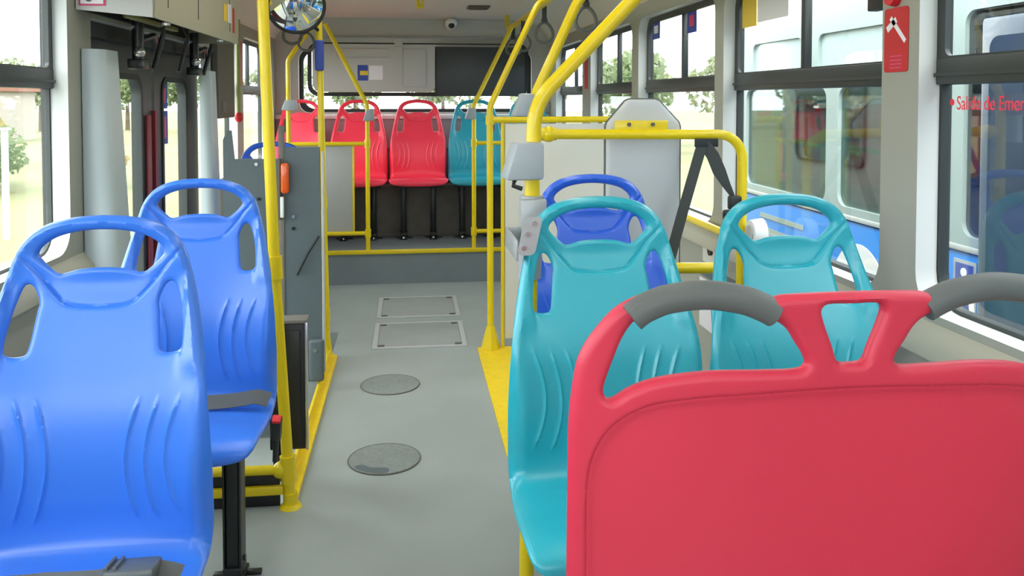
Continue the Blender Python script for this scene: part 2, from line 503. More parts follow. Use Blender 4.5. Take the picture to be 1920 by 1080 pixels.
def belt_part(root, side, buckle_at, shift=(0, 0, 0), stalk_at=(.245, -.20, .42)):
    """lap belt lying across the crease, with its buckle stalk"""
    if ('belt', 0) not in SEAT_MESH:
        b = N()
        pts = []
        for k in range(25):
            t = k / 24; u = -.225 + .45 * t
            pts.append((u, -.165 - .012 * math.sin(t * PI) - .02 * abs(2 * t - 1), .508 + .022 * abs(2 * t - 1) ** 2.6 - .02 * (1 - min(1, abs(1 - abs(2 * t - 1)) / .15))))
        sweep(b, pts, [(-.023, -.0012), (.023, -.0012), (.023, .0012), (-.023, .0012)], up=(0, -.55, .83))
        SEAT_MESH[('belt', 0)] = finish(b, 'seat_belt', 'seat_web')
        b = N(); box(b, -.042, .042, -.032, .032, -.012, .014, .007)
        for x in (-.036, -.022): box(b, x - .003, x + .003, -.026, .026, .010, .019, .001)
        SEAT_MESH[('buckle', 0)] = finish(b, 'buckle', 'buckle_dark')
        b = N(); box(b, -.014, .014, -.016, .016, .0, .075, .005); cyl(b, (0, 0, -.10), (0, 0, .0), .008)
        SEAT_MESH[('stalk', 0)] = finish(b, 'buckle_stalk', 'black_plastic')
        b = N(); box(b, -.012, .012, -.014, .010, .07, .083, .004)
        SEAT_MESH[('button', 0)] = finish(b, 'release_button', 'signal_red')
    belt = inst('seat_belt', SEAT_MESH[('belt', 0)], root, shift)
    k = inst('belt_buckle', SEAT_MESH[('buckle', 0)], belt, buckle_at[0])
    k.rotation_euler = buckle_at[1]
    st = inst('buckle_stalk', SEAT_MESH[('stalk', 0)], root, (side * stalk_at[0], stalk_at[1], stalk_at[2])); st.rotation_euler = (.5, side * .12, 0)
    inst('release_button', SEAT_MESH[('button', 0)], st, label='red buckle release button')
def make_seat(loc, plastic, label, group, legs=(.12,), belt=None):
    t = thing('bus_seat', label, 'seat', loc, group)
    inst('backrest', seat_mesh('backrest', BACK_BM, plastic), t)
    inst('seat_pan', seat_mesh('seat_pan', PAN_BM, plastic), t)
    inst('seat_frame', shared('seat_frame', 'black_metal', b_frame), t)
    for u in legs:
        l = inst('leg', shared('leg', 'black_metal', b_leg), t, (u, 0, 0))
        f = inst('foot_plate', shared('foot_plate', 'black_metal', b_foot), l)
        inst('bolt', shared('bolt', 'steel', b_bolt), l)
    if belt: belt_part(t, *belt)
    return t
make_seat((-.622, 1.765, 0), 'blue_plastic', 'bright blue moulded bus seat nearest the camera, beside the left window', 'blue seats ahead of the door', (.12,),
          (1, ((.150, -.19, .530), (-.15, .0, .02)), (0, -.125, .036), (.228, -.31, .462)))
make_seat((-.622, 2.56, 0), 'blue_plastic', 'bright blue bus seat behind the nearest one, with the yellow pole beside it', 'blue seats ahead of the door', (.12,),
          (1, ((-.10, -.19, .512), (0, 0, 0)), (0, .0, .012)))
make_seat((-.77, 4.80, 0), 'royal_plastic', 'blue bus seat of which only the handle shows above the charcoal door partition', None, (.12,))
make_seat((.572, 2.56, 0), 'royal_plastic', 'dark blue bus seat behind the teal aisle seat, before the wheelchair backrest', None, (-.12,))
make_seat((.455, 1.97, 0), 'teal_plastic', 'teal bus seat on the aisle, clamped to the thick yellow pole', 'teal seats facing the camera', (-.12,))
make_seat((.934, 1.97, 0), 'teal_plastic', 'teal bus seat at the window, behind the middle of the red double seat', 'teal seats facing the camera', (.12,))
RZ = .238
for x, m, lb, g, lg in (
        (-.88, 'rear_red_plastic', 'red bus seat in the left rear corner, half hidden by yellow poles', 'red seats of the rear bench row', (.12,)),
        (-.413, 'rear_red_plastic', 'red rear bus seat crossed by the yellow post with a grey button box', 'red seats of the rear bench row', (-.12, .12)),
        (.068, 'rear_red_plastic', 'red bus seat in the middle of the rear row, in full view down the aisle', 'red seats of the rear bench row', (-.12, .12)),
        (.545, 'rear_teal_plastic', 'teal rear bus seat crossed by two yellow posts, beside the middle red seat', 'teal seats of the rear bench row', (-.12, .12)),
        (.992, 'rear_teal_plastic', 'teal bus seat in the right rear corner, only its top showing', 'teal seats of the rear bench row', (-.12,))):
    st_ = make_seat((x, 6.94, RZ), m, lb, g, lg)
    if abs(x - .05) > .8: st_.scale = (.88, 1, 1)

# ------------------------------------------------------------------ red double seat in the foreground (faces +Y, its back to the camera)
DY, DX, DS = 1.22, .687, 1.22
def dz(z): return 1.37 - (1.37 - z) * DS
outer = [(.355, .42), (.360, .55), (.361, .70), (.361, .895), (.360, .963), (.352, 1.029), (.342, 1.056), (.325, 1.082), (.305, 1.105), (.281, 1.120), (.243, 1.1335), (.195, 1.138), (.145, 1.130), (.112, 1.119), (.092, 1.122), (.04, 1.1235), (0, 1.1238)]
oh = smooth_loop([(u * DS, dz(z)) for u, z in outer], .008, closed=False)
dl_outer = densify(np.array([tuple(p) for p in oh] + [(-u, v) for u, v in oh[::-1] if u > 1e-9]), .014)
hl = [(.316, .990), (.318, 1.001), (.307, 1.038), (.292, 1.075), (.272, 1.098), (.243, 1.106), (.201, 1.111), (.150, 1.104), (.105, 1.090), (.088, 1.079), (.075, 1.060), (.060, 1.034), (.066, 1.026), (.108, 1.0245), (.187, 1.0245), (.249, 1.0165), (.285, 1.003), (.309, .987)]
h_r = smooth_loop([(u * DS, dz(z)) for u, z in hl], .007); h_l = (h_r * np.array([-1, 1]))[::-1]
vh = [(0, 1.108), (.034, 1.108), (.041, 1.103), (.040, 1.092), (.024, 1.050), (.018, 1.034), (.010, 1.031), (0, 1.031)]
v_l = np.array([(u * DS, dz(z)) for u, z in vh]); v_l = np.concatenate([v_l, (v_l * np.array([-1, 1]))[::-1][1:-1]]); v_l = smooth_loop(v_l, .006)
ins = smooth_loop([(u * DS, dz(z)) for u, z in [(.330, .42), (.337, .60), (.338, .771), (.337, .880), (.328, .920), (.306, .955), (.266, .980), (.207, .991), (.137, .995), (.06, .998), (0, .999)]], .007, closed=False)
ins = np.concatenate([ins, (ins * np.array([-1, 1]))[::-1][1:]])
def dsurf(u, v):
    y = .02 * ((v - .6) / .5) * -1 + .012 + .05 * (np.abs(u) / .44) ** 3
    P = np.stack([u, y, v], 1); n = np.stack([0 * u, -np.ones_like(u), 0 * u], 1)
    return P, n
ins_poly = np.concatenate([ins, [(-.33 * DS, .1), (.33 * DS, .1)]])
def drelief(u, v):
    P = np.stack([u, v], 1); d = segdist(P, loopsegs(ins, False)); sgn = np.where(inside(P, ins_poly), 1, -1)
    sd = d * sgn
    rf = -.008 * sstep(-.004, .012, sd) - .003 * np.exp(-(sd / .003) ** 2) + .012 * np.clip(sd / .3, 0, 1)
    return rf, 0 * u
dfree = np.concatenate([loopsegs(l) for l in (dl_outer, h_r, h_l, v_l)])
dbm = shell([dl_outer, h_r, h_l, v_l], dfree, [ins], dsurf, lambda u, v: .030 + .004 * sstep(1.0, 1.06, v), drelief, .014, step=.013)
ds = thing('double_seat', 'red double bus seat seen from behind in the right foreground, with two grey grips', 'seat', (DX, DY, 0))
ORG[ds.name] = Vector((0, 0, 0))
obj('backrest', dbm, 'red_plastic', ds)
for s in (-1, 1):
    gp = [(.289, 1.098), (.277, 1.107), (.262, 1.114), (.243, 1.120), (.195, 1.1240), (.145, 1.1165), (.120, 1.107), (.110, 1.102), (.103, 1.098)]
    g3 = [(s * u * DS, -.004, dz(z)) for u, z in gp]
    g3 = [tuple(p) for p in smooth_loop(g3, .008, closed=False)]
    b = N(); sweep(b, g3, circ(.0225, 18, .0225), up=(0, 0, 1))
    obj('grip', b, 'grip_grey', ds, 'dark grey ribbed hand grip')
for s in (-1, 1):
    b = N(); box(b, s * .22 - .19, s * .22 + .19, .03, .24, .43, .465, .016, 3)
    obj('seat_pan', b, 'red_plastic', ds)
b = N(); box(b, -.40, .40, .08, .12, .39, .43, .004); box(b, -.40, .40, .20, .24, .39, .43, .004); obj('seat_frame', b, 'black_metal', ds)
for s in (-1, 1):
    b = N(); box(b, s * .30 - .025, s * .30 + .025, .10, .16, .012, .39, .004); box(b, s * .30 - .04, s * .30 + .04, .06, .22, 0, .012, .003)
    obj('leg', b, 'black_metal', ds)

# ------------------------------------------------------------------ bus shell
XL, XR = -1.12, 1.22            # inner faces of the side walls
Y0, Y1 = -1.9, 7.16
ZC = 2.06
SILL, WT = .865, 1.80
RW = [(-1.60, -.46), (-.40, .70), (.86, 1.863), (2.02, 3.117), (3.21, 4.33), (4.46, 5.51), (5.78, 6.85)]
LW = [(-1.60, -.46), (-.40, .70), (.82, 1.80), (1.92, 2.895), (5.0, 5.60), (5.80, 6.80)]
DOOR = (3.10, 4.88)
# floor: main deck, with the door well cut out on the left; raised rear platform
b = N(); box(b, -.42, XR + .05, Y0, 6.18, -.06, 0); box(b, XL - .1, -.42, Y0, 2.83, -.06, 0); box(b, XL - .1, -.42, 4.92, 6.18, -.06, 0)
box(b, XL - .1, -.42, 2.83, 4.92, -.30, -.25); box(b, -.43, -.42, 2.83, 4.92, -.25, -.06)
box(b, XL - .1, -.43, 2.82, 2.83, -.25, -.06); box(b, XL - .1, -.43, 4.92, 4.93, -.25, -.06)
struct('floor', b, 'floor_vinyl', 'grey vinyl bus floor', 'floor')
b = N(); box(b, XL, XR, 6.18, Y1, -.06, RZ); struct('floor_rear', b, 'riser_vinyl', 'raised grey rear platform under the back row', 'floor')
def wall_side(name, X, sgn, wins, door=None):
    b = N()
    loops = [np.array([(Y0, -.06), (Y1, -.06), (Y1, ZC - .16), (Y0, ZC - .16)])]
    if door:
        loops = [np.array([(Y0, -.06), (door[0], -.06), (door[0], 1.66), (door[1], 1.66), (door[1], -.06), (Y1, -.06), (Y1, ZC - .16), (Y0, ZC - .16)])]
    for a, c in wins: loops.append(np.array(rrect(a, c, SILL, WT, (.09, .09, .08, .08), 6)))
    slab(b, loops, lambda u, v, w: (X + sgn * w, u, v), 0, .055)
    o = struct(name, b, 'wall_lit', 'bus side wall with shade painted on its inner faces and light window reveals', 'wall')
    o.data.materials.append(MATS['wall_shaded'])
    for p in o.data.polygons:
        if abs(p.normal.x) > .9: p.material_index = 1  # shade painted in: wall faces darker than the window reveals
    return o
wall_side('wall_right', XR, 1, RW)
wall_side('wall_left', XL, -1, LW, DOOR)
nwin = 0
def side_window(X, sgn, a, c, upper=True, label=''):
    global nwin
    nwin += 1
    w = thing('window_%d' % nwin, label, 'window', (X + sgn * .06, (a + c) / 2, SILL), kind='structure')
    f = lambda u, v, d: (X + sgn * d, u, v)
    b = N(); o = rrect(a - .012, c + .012, SILL - .012, WT + .012, (.09, .09, .08, .08)); i = rrect(a + .008, c - .008, SILL + .010, WT - .012, (.08, .08, .07, .07))
    slab(b, [np.array(o), np.array(i)], f, .056, .082); obj('frame', b, 'dark_frame', w)
    zt0, zt1 = 1.406, 1.470
    b = N(); slab(b, [np.array(rrect(a - .004, c + .004, zt1 - .01, WT + .004, (.005, .005, .08, .08))), np.array(rrect(a + .030, c - .030, zt1 + .004, WT - .030, (.02, .02, .06, .06)))], f, .046, .058); obj('upper_frame', b, 'dark_frame', w)
    b = N(); box(b, min(X + sgn * .042, X + sgn * .08), max(X + sgn * .042, X + sgn * .08), a + .002, c - .002, zt0, zt1, .004)
    box(b, min(X + sgn * .036, X + sgn * .06), max(X + sgn * .036, X + sgn * .06), a + .004, c - .004, zt0 + .02, zt0 + .028); obj('transom', b, 'dark_frame', w)
    lo = rrect(a + .014, c - .014, SILL + .014, zt0 + .006, (.075, .075, .005, .005))
    b = N(); slab(b, [np.array(lo)], f, .066, .070); obj('lower_pane', b, 'window_glass', w)
    m = (a + c) / 2
    for k, (p, q, dd) in enumerate(((a + .014, m + .012, .060), (m - .012, c - .014, .070))):
        r = (.005, .005, .005, .065) if k == 0 else (.005, .005, .065, .005)
        b = N(); slab(b, [np.array(rrect(p, q, zt1 - .004, WT - .014, r))], f, dd, dd + .004); obj('sliding_pane', b, 'window_glass', w)
    b = N(); box(b, min(X + sgn * .054, X + sgn * .080), max(X + sgn * .054, X + sgn * .080), m - .013, m + .013, zt1, WT - .02, .002); obj('mullion', b, 'dark_frame', w)
    return w
RL = ['right side window behind the camera', 'right side window level with the camera', 'right window with red lettering beside the red double seat', 'right window showing the parked blue bus, beside the teal seats',
      'right window with two blue stickers behind the wheelchair backrest', 'right window beyond the wheelchair backrest', 'rearmost right window']
LL = ['left side window behind the camera', 'left side window level with the camera', 'left window just ahead of the nearest blue seat', 'left window beside the nearest blue seat', 'left window half covered by the dark panel after the door', 'rearmost left window']
for (a, c), l in zip(RW, RL): side_window(XR, 1, a, c, label=l)
for (a, c), l in zip(LW, LL): side_window(XL, -1, a, c, label=l)
# lower wall lining, ledge
b = N()
sweep(b, [(XR, Y0, 0), (XR, 6.18, 0)], [(0.0, .76), (-.035, .77), (-.035, .80), (.0, .845)], up=(0, 0, 1))
struct('trim_1', b, 'wall_lower', 'beige ledge running under the right windows', 'ledge')
b = N(); sweep(b, [(XL, Y0, 0), (XL, 3.02, 0)], [(0.0, .76), (.035, .77), (.035, .80), (.0, .845)], up=(0, 0, 1))
struct('trim_2', b, 'wall_lower', 'beige ledge running under the left windows', 'ledge')
# ceiling: flat centre, coved sides
prof = [(XL - .055, 1.88), (XL, 1.88), (XL + .03, 1.93), (XL + .09, 1.99), (XL + .2, 2.035), (XL + .34, ZC), (XR - .34, ZC), (XR - .2, 2.035), (XR - .09, 1.99), (XR - .03, 1.93), (XR, 1.88), (XR + .055, 1.88)]
pp = prof + [(XR + .055, 2.14), (XL - .055, 2.14)]
b = N()
A = [b.verts.new((x, Y0, z)) for x, z in pp]; B = [b.verts.new((x, Y1 + .06, z)) for x, z in pp]
for i in range(len(pp)): b.faces.new((A[i], A[(i + 1) % len(pp)], B[(i + 1) % len(pp)], B[i]))
b.faces.new(A); b.faces.new(list(reversed(B)))
struct('ceiling', b, 'ceiling_cream', 'cream bus ceiling with coved sides', 'ceiling')
# rear wall with its wide window
b = N(); fr = lambda u, v, w: (u, Y1 + w, v)
slab(b, [np.array([(XL, RZ), (XR, RZ), (XR, ZC - .0), (XL, ZC - .0)]), np.array(rrect(-.93, 1.06, 1.262, 1.80, .09))], fr, 0, .055)
struct('wall_rear', b, 'rear_grey', 'grey rear wall of the bus above the back row', 'wall')
nwin += 1
w = thing('window_%d' % nwin, 'wide rear window showing as a bright strip above the back row', 'window', (.06, Y1 + .06, 1.26), kind='structure')
b = N(); slab(b, [np.array(rrect(-.945, 1.075, 1.247, 1.815, .10)), np.array(rrect(-.895, 1.025, 1.292, 1.785, .10))], fr, .056, .085); obj('frame', b, 'rubber', w)
b = N(); slab(b, [np.array(rrect(-.925, 1.055, 1.267, 1.795, .085))], fr, .068, .072); obj('pane', b, 'window_glass', w)
# ribbed lining under the rear window
b = N()
n = 110
x0r, x1r = XL + .002, XR - .002
pts = []
for k in range(n + 1):
    x = x0r + (x1r - x0r) * k / n; pts.append((x, Y1 - .006 - (.006 if k % 2 else 0)))
for (x, y), (x2, y2) in zip(pts[:-1], pts[1:]):
    v = [b.verts.new(p) for p in ((x, y, .60), (x2, y2, .60), (x2, y2, 1.205), (x, y, 1.205))]; b.faces.new(v)
bmesh.ops.remove_doubles(b, verts=b.verts, dist=1e-5)
struct('trim_3', b, 'rear_ribbed', 'ribbed grey lining below the rear window', 'wall lining')
b = N(); box(b, XL, XR, Y1 - .035, Y1, 1.205, 1.243, .008); struct('trim_4', b, 'white', 'white ledge under the rear window', 'ledge')
# unseen front end, dark with a shrunk windscreen opening to cut frontal light
b = N(); slab(b, [np.array([(XL - .055, -.06), (XR + .055, -.06), (XR + .055, ZC), (XL - .055, ZC)]), np.array(rrect(XL + .06, XR - .06, 1.22, 1.92, .1))], lambda u, v, w: (u, Y0 - .002 - w, v), 0, .055)
struct('wall_front', b, 'charcoal_panel', 'unseen front end of the bus, dark around a small windscreen to cut frontal light', 'wall')
nwin += 1
w = thing('window_%d' % nwin, 'windscreen behind the camera', 'window', (.05, Y0 - .03, .75), kind='structure')
b = N(); slab(b, [np.array(rrect(XL + .05, XR - .05, 1.21, 1.93, .1))], lambda u, v, w: (u, Y0 - .03 - w, v), 0, .005); obj('pane', b, 'window_glass', w)
# engine housing under the rear row
b = N(); box(b, XL + .01, XR - .01, 6.90, 7.13, RZ, .66, .006); box(b, XL + .01, XR - .01, 7.09, 7.14, .66, .955, .004)
for x in (-.62, -.18, .30, .78): box(b, x - .005, x + .005, 6.893, 6.90, RZ + .03, .64)
tag(obj('engine_cover', b, 'engine_black'), 'black engine housing under the rear row of seats', 'engine cover')

# ------------------------------------------------------------------ rear wall fittings
t = thing('access_panel', 'large light grey access panel covering the left part of the rear window', 'panel', (-.3, 7.05, 1.43))
b = N(); slab(b, [np.array(rrect(-.80, .215, 1.435, 1.835, (.07, .05, .03, .03)))], lambda u, v, w: (u, 7.05 + w, v), -.02, .04)
bmesh.ops.bevel(b, geom=[e for e in b.edges if len(e.link_faces) == 2 and e.calc_face_angle(0) > 1.2], offset=.008, segments=2, affect='EDGES'); obj('panel', b, 'panel_grey', t)
b = N(); slab(b, [np.array(rrect(-.06, .145, 1.475, 1.80, .012)), np.array(rrect(-.052, .137, 1.483, 1.792, .008))], lambda u, v, w: (u, 7.03 + w, v), -.004, .004); obj('flap_outline', b, 'rear_ribbed', t)
b = N(); slab(b, [np.array(rrect(-.60, -.17, 1.72, 1.80, .01)), np.array(rrect(-.594, -.176, 1.726, 1.794, .008))], lambda u, v, w: (u, 7.03 + w, v), -.004, .004); obj('vent_grille', b, 'rear_ribbed', t)
b = N(); box(b, -.125, -.055, 7.005, 7.03, 1.815, 1.885, .008); obj('latch', b, 'panel_grey', t)
b = N(); slab(b, [np.array(rrect(-.845, 1.02, 1.40, 1.85, .09)), np.array(rrect(-.812, .99, 1.432, 1.84, .07))], lambda u, v, w: (u, 7.075 + w, v), 0, .03); obj('seal', b, 'rubber', t, 'black rubber seal around the panel')
t = thing('dark_display', 'dark board beside the grey access panel, above the rear row', 'board', (.6, 7.05, 1.41))
b = N(); box(b, .222, .985, 7.03, 7.07, 1.405, 1.818, .006); obj('screen', b, 'dark_board', t)
for x in (.216, .985):
    b = N(); box(b, x, x + .006, 7.026, 7.07, 1.405, 1.818); obj('screen_edge', b, 'rubber', t)
def flat(bm, x0, x1, z0, z1, y, t=.0015):
    box(bm, x0, x1, y - t, y, z0, z1); return bm
t = thing('notice_sticker', 'small blue and yellow sticker on the grey rear panel', 'sticker', (-.38, 7.03, 1.53))
b = N(); flat(b, -.43, -.345, 1.53, 1.66, 7.0295); obj('sheet', b, 'sticker_blue', t)
b = N(); flat(b, -.41, -.345, 1.575, 1.612, 7.0275); obj('stripe', b, 'sticker_yellow', t, 'yellow band')
b = N(); flat(b, -.335, -.222, 1.537, 1.655, 7.0295); tag(obj('notice_sheet', b, 'sticker_white'), 'small white paper notice beside the blue sticker on the rear panel', 'notice')
t = thing('surveillance_camera', 'white dome camera high on the rear wall', 'camera', (.35, 6.99, 2.03))
b = N(); cyl(b, (.352, 7.155, 2.015), (.352, 7.0, 2.015), .045, .045, 24); ball(b, (.352, 7.0, 2.015), .052, 1, 1, .8); obj('housing', b, 'cctv_white', t)
b = N(); ball(b, (.352, 6.972, 1.995), .028); obj('lens', b, 'black_plastic', t)
t = thing('ceiling_vent', 'small dark slotted vent in the ceiling near the rear', 'vent', (.51, 6.14, ZC - .01))
b = N(); box(b, .43, .59, 6.05, 6.23, ZC - .012, ZC - .001, .003); obj('frame', b, 'vent_dark', t)
for k in range(5):
    b = N(); box(b, .445, .575, 6.075 + k * .03, 6.09 + k * .03, ZC - .018, ZC - .011); obj('slat', b, 'vent_dark', t)
b = N(); box(b, -.70, .83, 7.12, 7.158, 1.895, 1.905, .002); struct('trim_5', b, 'rear_ribbed', 'seam across the upper rear wall', 'trim')

# ------------------------------------------------------------------ yellow poles and rails
TR = .0175
def collar(root, p, q, r=.025):
    b = N(); cyl(b, p, q, r, n=20); obj('clamp', b, 'yellow_paint', root)
# left pole before the door, with its two low bars
t = thing('grab_pole', 'thick yellow pole with low cross bars beside the second blue seat', 'pole', (-.403, 2.81, 0))
p0, p1, p2 = Vector((-.403, 2.81, 0)), Vector((-.448, 2.81, .80)), Vector((-.490, 2.81, 2.055))
b = N(); tube(b, [p0, p1, p2], TR * 1.08, .5); obj('pole', b, 'yellow_paint', t)
def on(z):
    return p0.lerp(p1, z / .8) if z < .8 else p1.lerp(p2, (z - .8) / 1.255)
collar(t, on(.775), on(.85), .026); collar(t, on(.085), on(.175), .026)
b = N(); cyl(b, (-.403, 2.81, 0), (-.403, 2.81, .014), .038, .028); cyl(b, (-.403, 2.81, .012), (-.404, 2.81, .05), .024); obj('base', b, 'yellow_paint', t)
b = N(); tube(b, [(-.42, 2.81, .128), (-1.08, 2.81, .136)], .016); obj('cross_bar', b, 'yellow_paint', t)
b = N(); ball(b, (-.435, 2.81, .128), .028); obj('elbow', b, 'yellow_paint', t)
b = N(); box(b, -1.08, -.425, 2.80, 2.82, .045, .075, .004); obj('cross_bar', b, 'yellow_paint', t)
b = N(); box(b, -1.08, -.44, 2.822, 2.834, -.02, .125, .002); obj('kick_board', b, 'black_plastic', t)
# yellow edging strip along the door well
b = N(); box(b, -.432, -.385, 2.845, 4.42, 0, .018, .004); box(b, -.432, -.420, 2.845, 4.42, 0, .05, .003)
struct('trim_6', b, 'yellow_floor', 'yellow edging along the door well', 'edging')
# second pole past the door partition
t = thing('grab_pole', 'thin yellow pole behind the charcoal partition, under the convex mirror', 'pole', (-.40, 4.40, 0))
b = N(); tube(b, [(-.428, 4.42, .018), (-.440, 4.42, .12), (-.467, 4.42, 1.72), (-.474, 4.42, 2.055)], TR, .3); obj('pole', b, 'yellow_paint', t)
b = N(); cyl(b, (-.428, 4.42, .0), (-.428, 4.42, .02), .04, .03); obj('base', b, 'yellow_paint', t)
collar(t, (-.445, 4.42, .20), (-.447, 4.42, .27)); collar(t, (-.455, 4.42, .80), (-.456, 4.42, .86))
b = N(); box(b, -.487, -.440, 4.383, 4.403, 1.52, 1.68, .010, 3); obj('tag', b, 'sticker_blue', t, 'blue plastic tag strapped to the pole')
# convex mirror (held by that pole)
t = thing('convex_mirror', 'round convex mirror with a black rim hanging high on the left', 'mirror', (-.585, 4.2, 1.80))
b = N()
mc = Vector((-.553, 4.2, 1.832)); ax = Vector((.20, -1, -.42)).normalized()
q = ax.to_track_quat('Z', 'Y').to_matrix()
rings = []
R0, sag = .136, .05
for i in range(13):
    r = R0 * i / 12; h = sag * (1 - (r / R0) ** 2)
    rings.append([b.verts.new(mc + q @ Vector((r * math.cos(a), r * math.sin(a), h))) for a in ([0] if i == 0 else [2 * PI * k / 40 for k in range(40)])])
for k in range(40): b.faces.new((rings[0][0], rings[1][k], rings[1][(k + 1) % 40]))
for i in range(1, 12):
    for k in range(40): b.faces.new((rings[i][k], rings[i + 1][k], rings[i + 1][(k + 1) % 40], rings[i][(k + 1) % 40]))
obj('mirror_face', b, 'mirror_silver', t)
b = N(); tube(b, [mc + q @ Vector((R0 * math.cos(2 * PI * k / 48), R0 * math.sin(2 * PI * k / 48), 0)) for k in range(48)], .009, n=10, closed=True); obj('rim', b, 'rubber', t)
b = N(); bmesh.ops.create_cone(b, cap_ends=True, segments=40, radius1=R0 * .6, radius2=R0, depth=.025, matrix=Matrix.Translation(mc - ax * .0135) @ q.to_4x4()); obj('backing', b, 'black_plastic', t)
b = N(); tube(b, [(-.470, 4.392, 1.73), (-.50, 4.35, 1.76), (-.545, 4.235, 1.822)], .009); obj('arm', b, 'black_metal', t)
# overhead rails
def overhead(x, label, z=1.935):
    t = thing('overhead_rail', label, 'handrail', (x, 2.5, 1.93), 'overhead handrails')
    b = N(); tube(b, [(x, Y0 + .3, z), (x, 6.62, z), (x, 6.74, 2.055)], TR, .08); obj('rail', b, 'yellow_paint', t)
    for y in (0.2, 2.4, 4.9):
        b = N(); tube(b, [(x, y, z), (x, y, 2.05)], .012); obj('bracket', b, 'yellow_paint', t)
    return t
overhead(.79, 'yellow overhead handrail along the right, ending above the rear teal seats')
overhead(-.71, 'yellow overhead handrail along the left, ending above the rear red seats', 1.968)
t = thing('rail_bracket', 'short yellow bracket hanging from the middle of the ceiling', 'bracket', (.07, 5.7, 1.99))
b = N(); tube(b, [(.058, 5.7, 2.058), (.058, 5.7, 2.0), (.088, 5.7, 2.0), (.088, 5.7, 2.058)], .010, .008); obj('hook', b, 'yellow_paint', t)
# hanging strap loops
def strap(x, y, zt, label, h=.105):
    t = thing('hanging_strap', label, 'strap', (x, y, zt), 'hand straps on the overhead rails')
    b = N(); box(b, x - .014, x + .014, y - .003, y + .003, zt - .075, zt + .003)
    box(b, x - .018, x + .018, y - .012, y + .012, zt - .098, zt - .070, .004); obj('webbing', b, 'belt_web', t)
    loop = []
    for k in range(28):
        a = 2 * PI * k / 28
        w = .052 * (1.0 - .28 * math.sin(a))
        loop.append((x + w * math.cos(a), y, zt - .098 - .058 + .062 * math.sin(a)))
    b = N(); tube(b, loop, .0095, n=8, closed=True); obj('loop', b, 'strap_grey', t)
strap(.815, 4.98, 1.935 + .0, 'grey hand strap loop hanging left of the thick yellow pole top')
strap(.90, 4.18, 1.94, 'grey hand strap loop hanging nearest, between two yellow pole tops')
strap(.79, 5.75, 1.93, 'grey hand strap loop hanging third along the right overhead rail')
strap(.79, 6.3, 1.93, 'grey hand strap loop hanging farthest along the right overhead rail')
strap(-.71, 5.2, 1.93, 'grey hand strap loop hanging just right of the convex mirror')
strap(-.71, 5.9, 1.93, 'grey hand strap loop hanging farthest along the left overhead rail')
# pole clamped to the teal seat
def button_box(root, c, w, h, d, tilt, lid=True):
    b = N(); box(b, -w / 2, w / 2, -d / 2, d / 2, -h / 2, h / 2, .008, 2)
    for v in b.verts:
        if v.co.x < 0: v.co.x += (-.018 if v.co.z < 0 else .006)
    bmesh.ops.rotate(b, verts=b.verts, cent=(0, 0, 0), matrix=Matrix.Rotation(tilt, 3, 'Z'))
    bmesh.ops.translate(b, verts=b.verts, vec=c)
    return obj('button_box', b, 'box_grey', root, 'grey stop-button box')
t = thing('grab_pole', 'thickest yellow pole, rising from the teal aisle seat and curving right to the ceiling', 'pole', (.30, 2.15, 0))
b = N(); tube(b, [(.304, 2.15, 0), (.316, 2.15, 1.0), (.326, 2.15, 1.36), (.60, 2.15, 1.645), (.755, 2.15, 1.90)], .0195, .16, n=18); obj('pole', b, 'yellow_paint', t)
b = N(); cyl(b, (.304, 2.15, 0), (.304, 2.15, .015), .042, .034); obj('base', b, 'yellow_paint', t)
button_box(t, (.298, 2.118, 1.212), .082, .096, .07, .15)
b = N(); tube(b, [(.268, 2.10, 1.166), (.262, 2.09, 1.150), (.285, 2.09, 1.142)], .006); obj('cable', b, 'black_plastic', t)
b = N(); cyl(b, (.3125, 2.15, .90), (.318, 2.15, 1.118), .032, n=20); box(b, .285, .352, 2.105, 2.125, .975, 1.112, .004); obj('sleeve', b, 'clamp_grey', t, 'grey steel sleeve')
b = N(); slab(b, [np.array(rrect(.248, .290, 1.005, 1.095, .012))], lambda u, v, w: (u + (v - 1.005) * .22, 1.908 + w, v), 0, .006); box(b, .246, .252, 1.914, 2.125, .99, 1.04, .002); box(b, .246, .31, 2.118, 2.128, .99, 1.04, .002)
obj('seat_clamp', b, 'clamp_grey', t, 'grey clamp plate holding the seat handle')
for x, z in ((.264, 1.023), (.274, 1.055), (.290, 1.080)):
    b = N(); cyl(b, (x, 1.908, z), (x, 1.902, z), .006); obj('bolt', b, 'steel', t)
# pole behind the dark blue seat, with the U-shaped rail
t = thing('grab_pole', 'yellow pole seen behind the thickest pole, curving to the ceiling with a grey button box', 'pole', (.42, 2.80, 0))
b = N(); tube(b, [(.412, 2.80, 0), (.420, 2.80, 1.37), (.575, 2.80, 1.71), (.765, 2.80, 1.915)], .0175, .2, n=16); obj('pole', b, 'yellow_paint', t)
b = N(); cyl(b, (.412, 2.80, 0), (.412, 2.80, .015), .042, .034); obj('base', b, 'yellow_paint', t)
button_box(t, (.388, 2.765, 1.352), .052, .078, .06, .1)
t = thing('curved_handrail', 'yellow U-shaped rail across the wheelchair backrest, bending down by the window', 'handrail', (.8, 2.80, .80))
b = N(); tube(b, [(.45, 2.80, 1.252), (1.168, 2.80, 1.247), (1.168, 2.80, .80)], .0175, .085, n=16); obj('rail', b, 'yellow_paint', t)
b = N(); ball(b, (.474, 2.80, 1.252), .028); cyl(b, (.443, 2.80, 1.252), (.50, 2.80, 1.252), .022); obj('joint', b, 'yellow_paint', t)
b = N(); box(b, .705, .895, 2.795, 2.801, 1.252, 1.298, .002); obj('mounting_plate', b, 'yellow_paint', t)
for x in (.755, .84):
    b = N(); cyl(b, (x, 2.795, 1.284), (x, 2.790, 1.284), .007); obj('bolt', b, 'vent_dark', t)
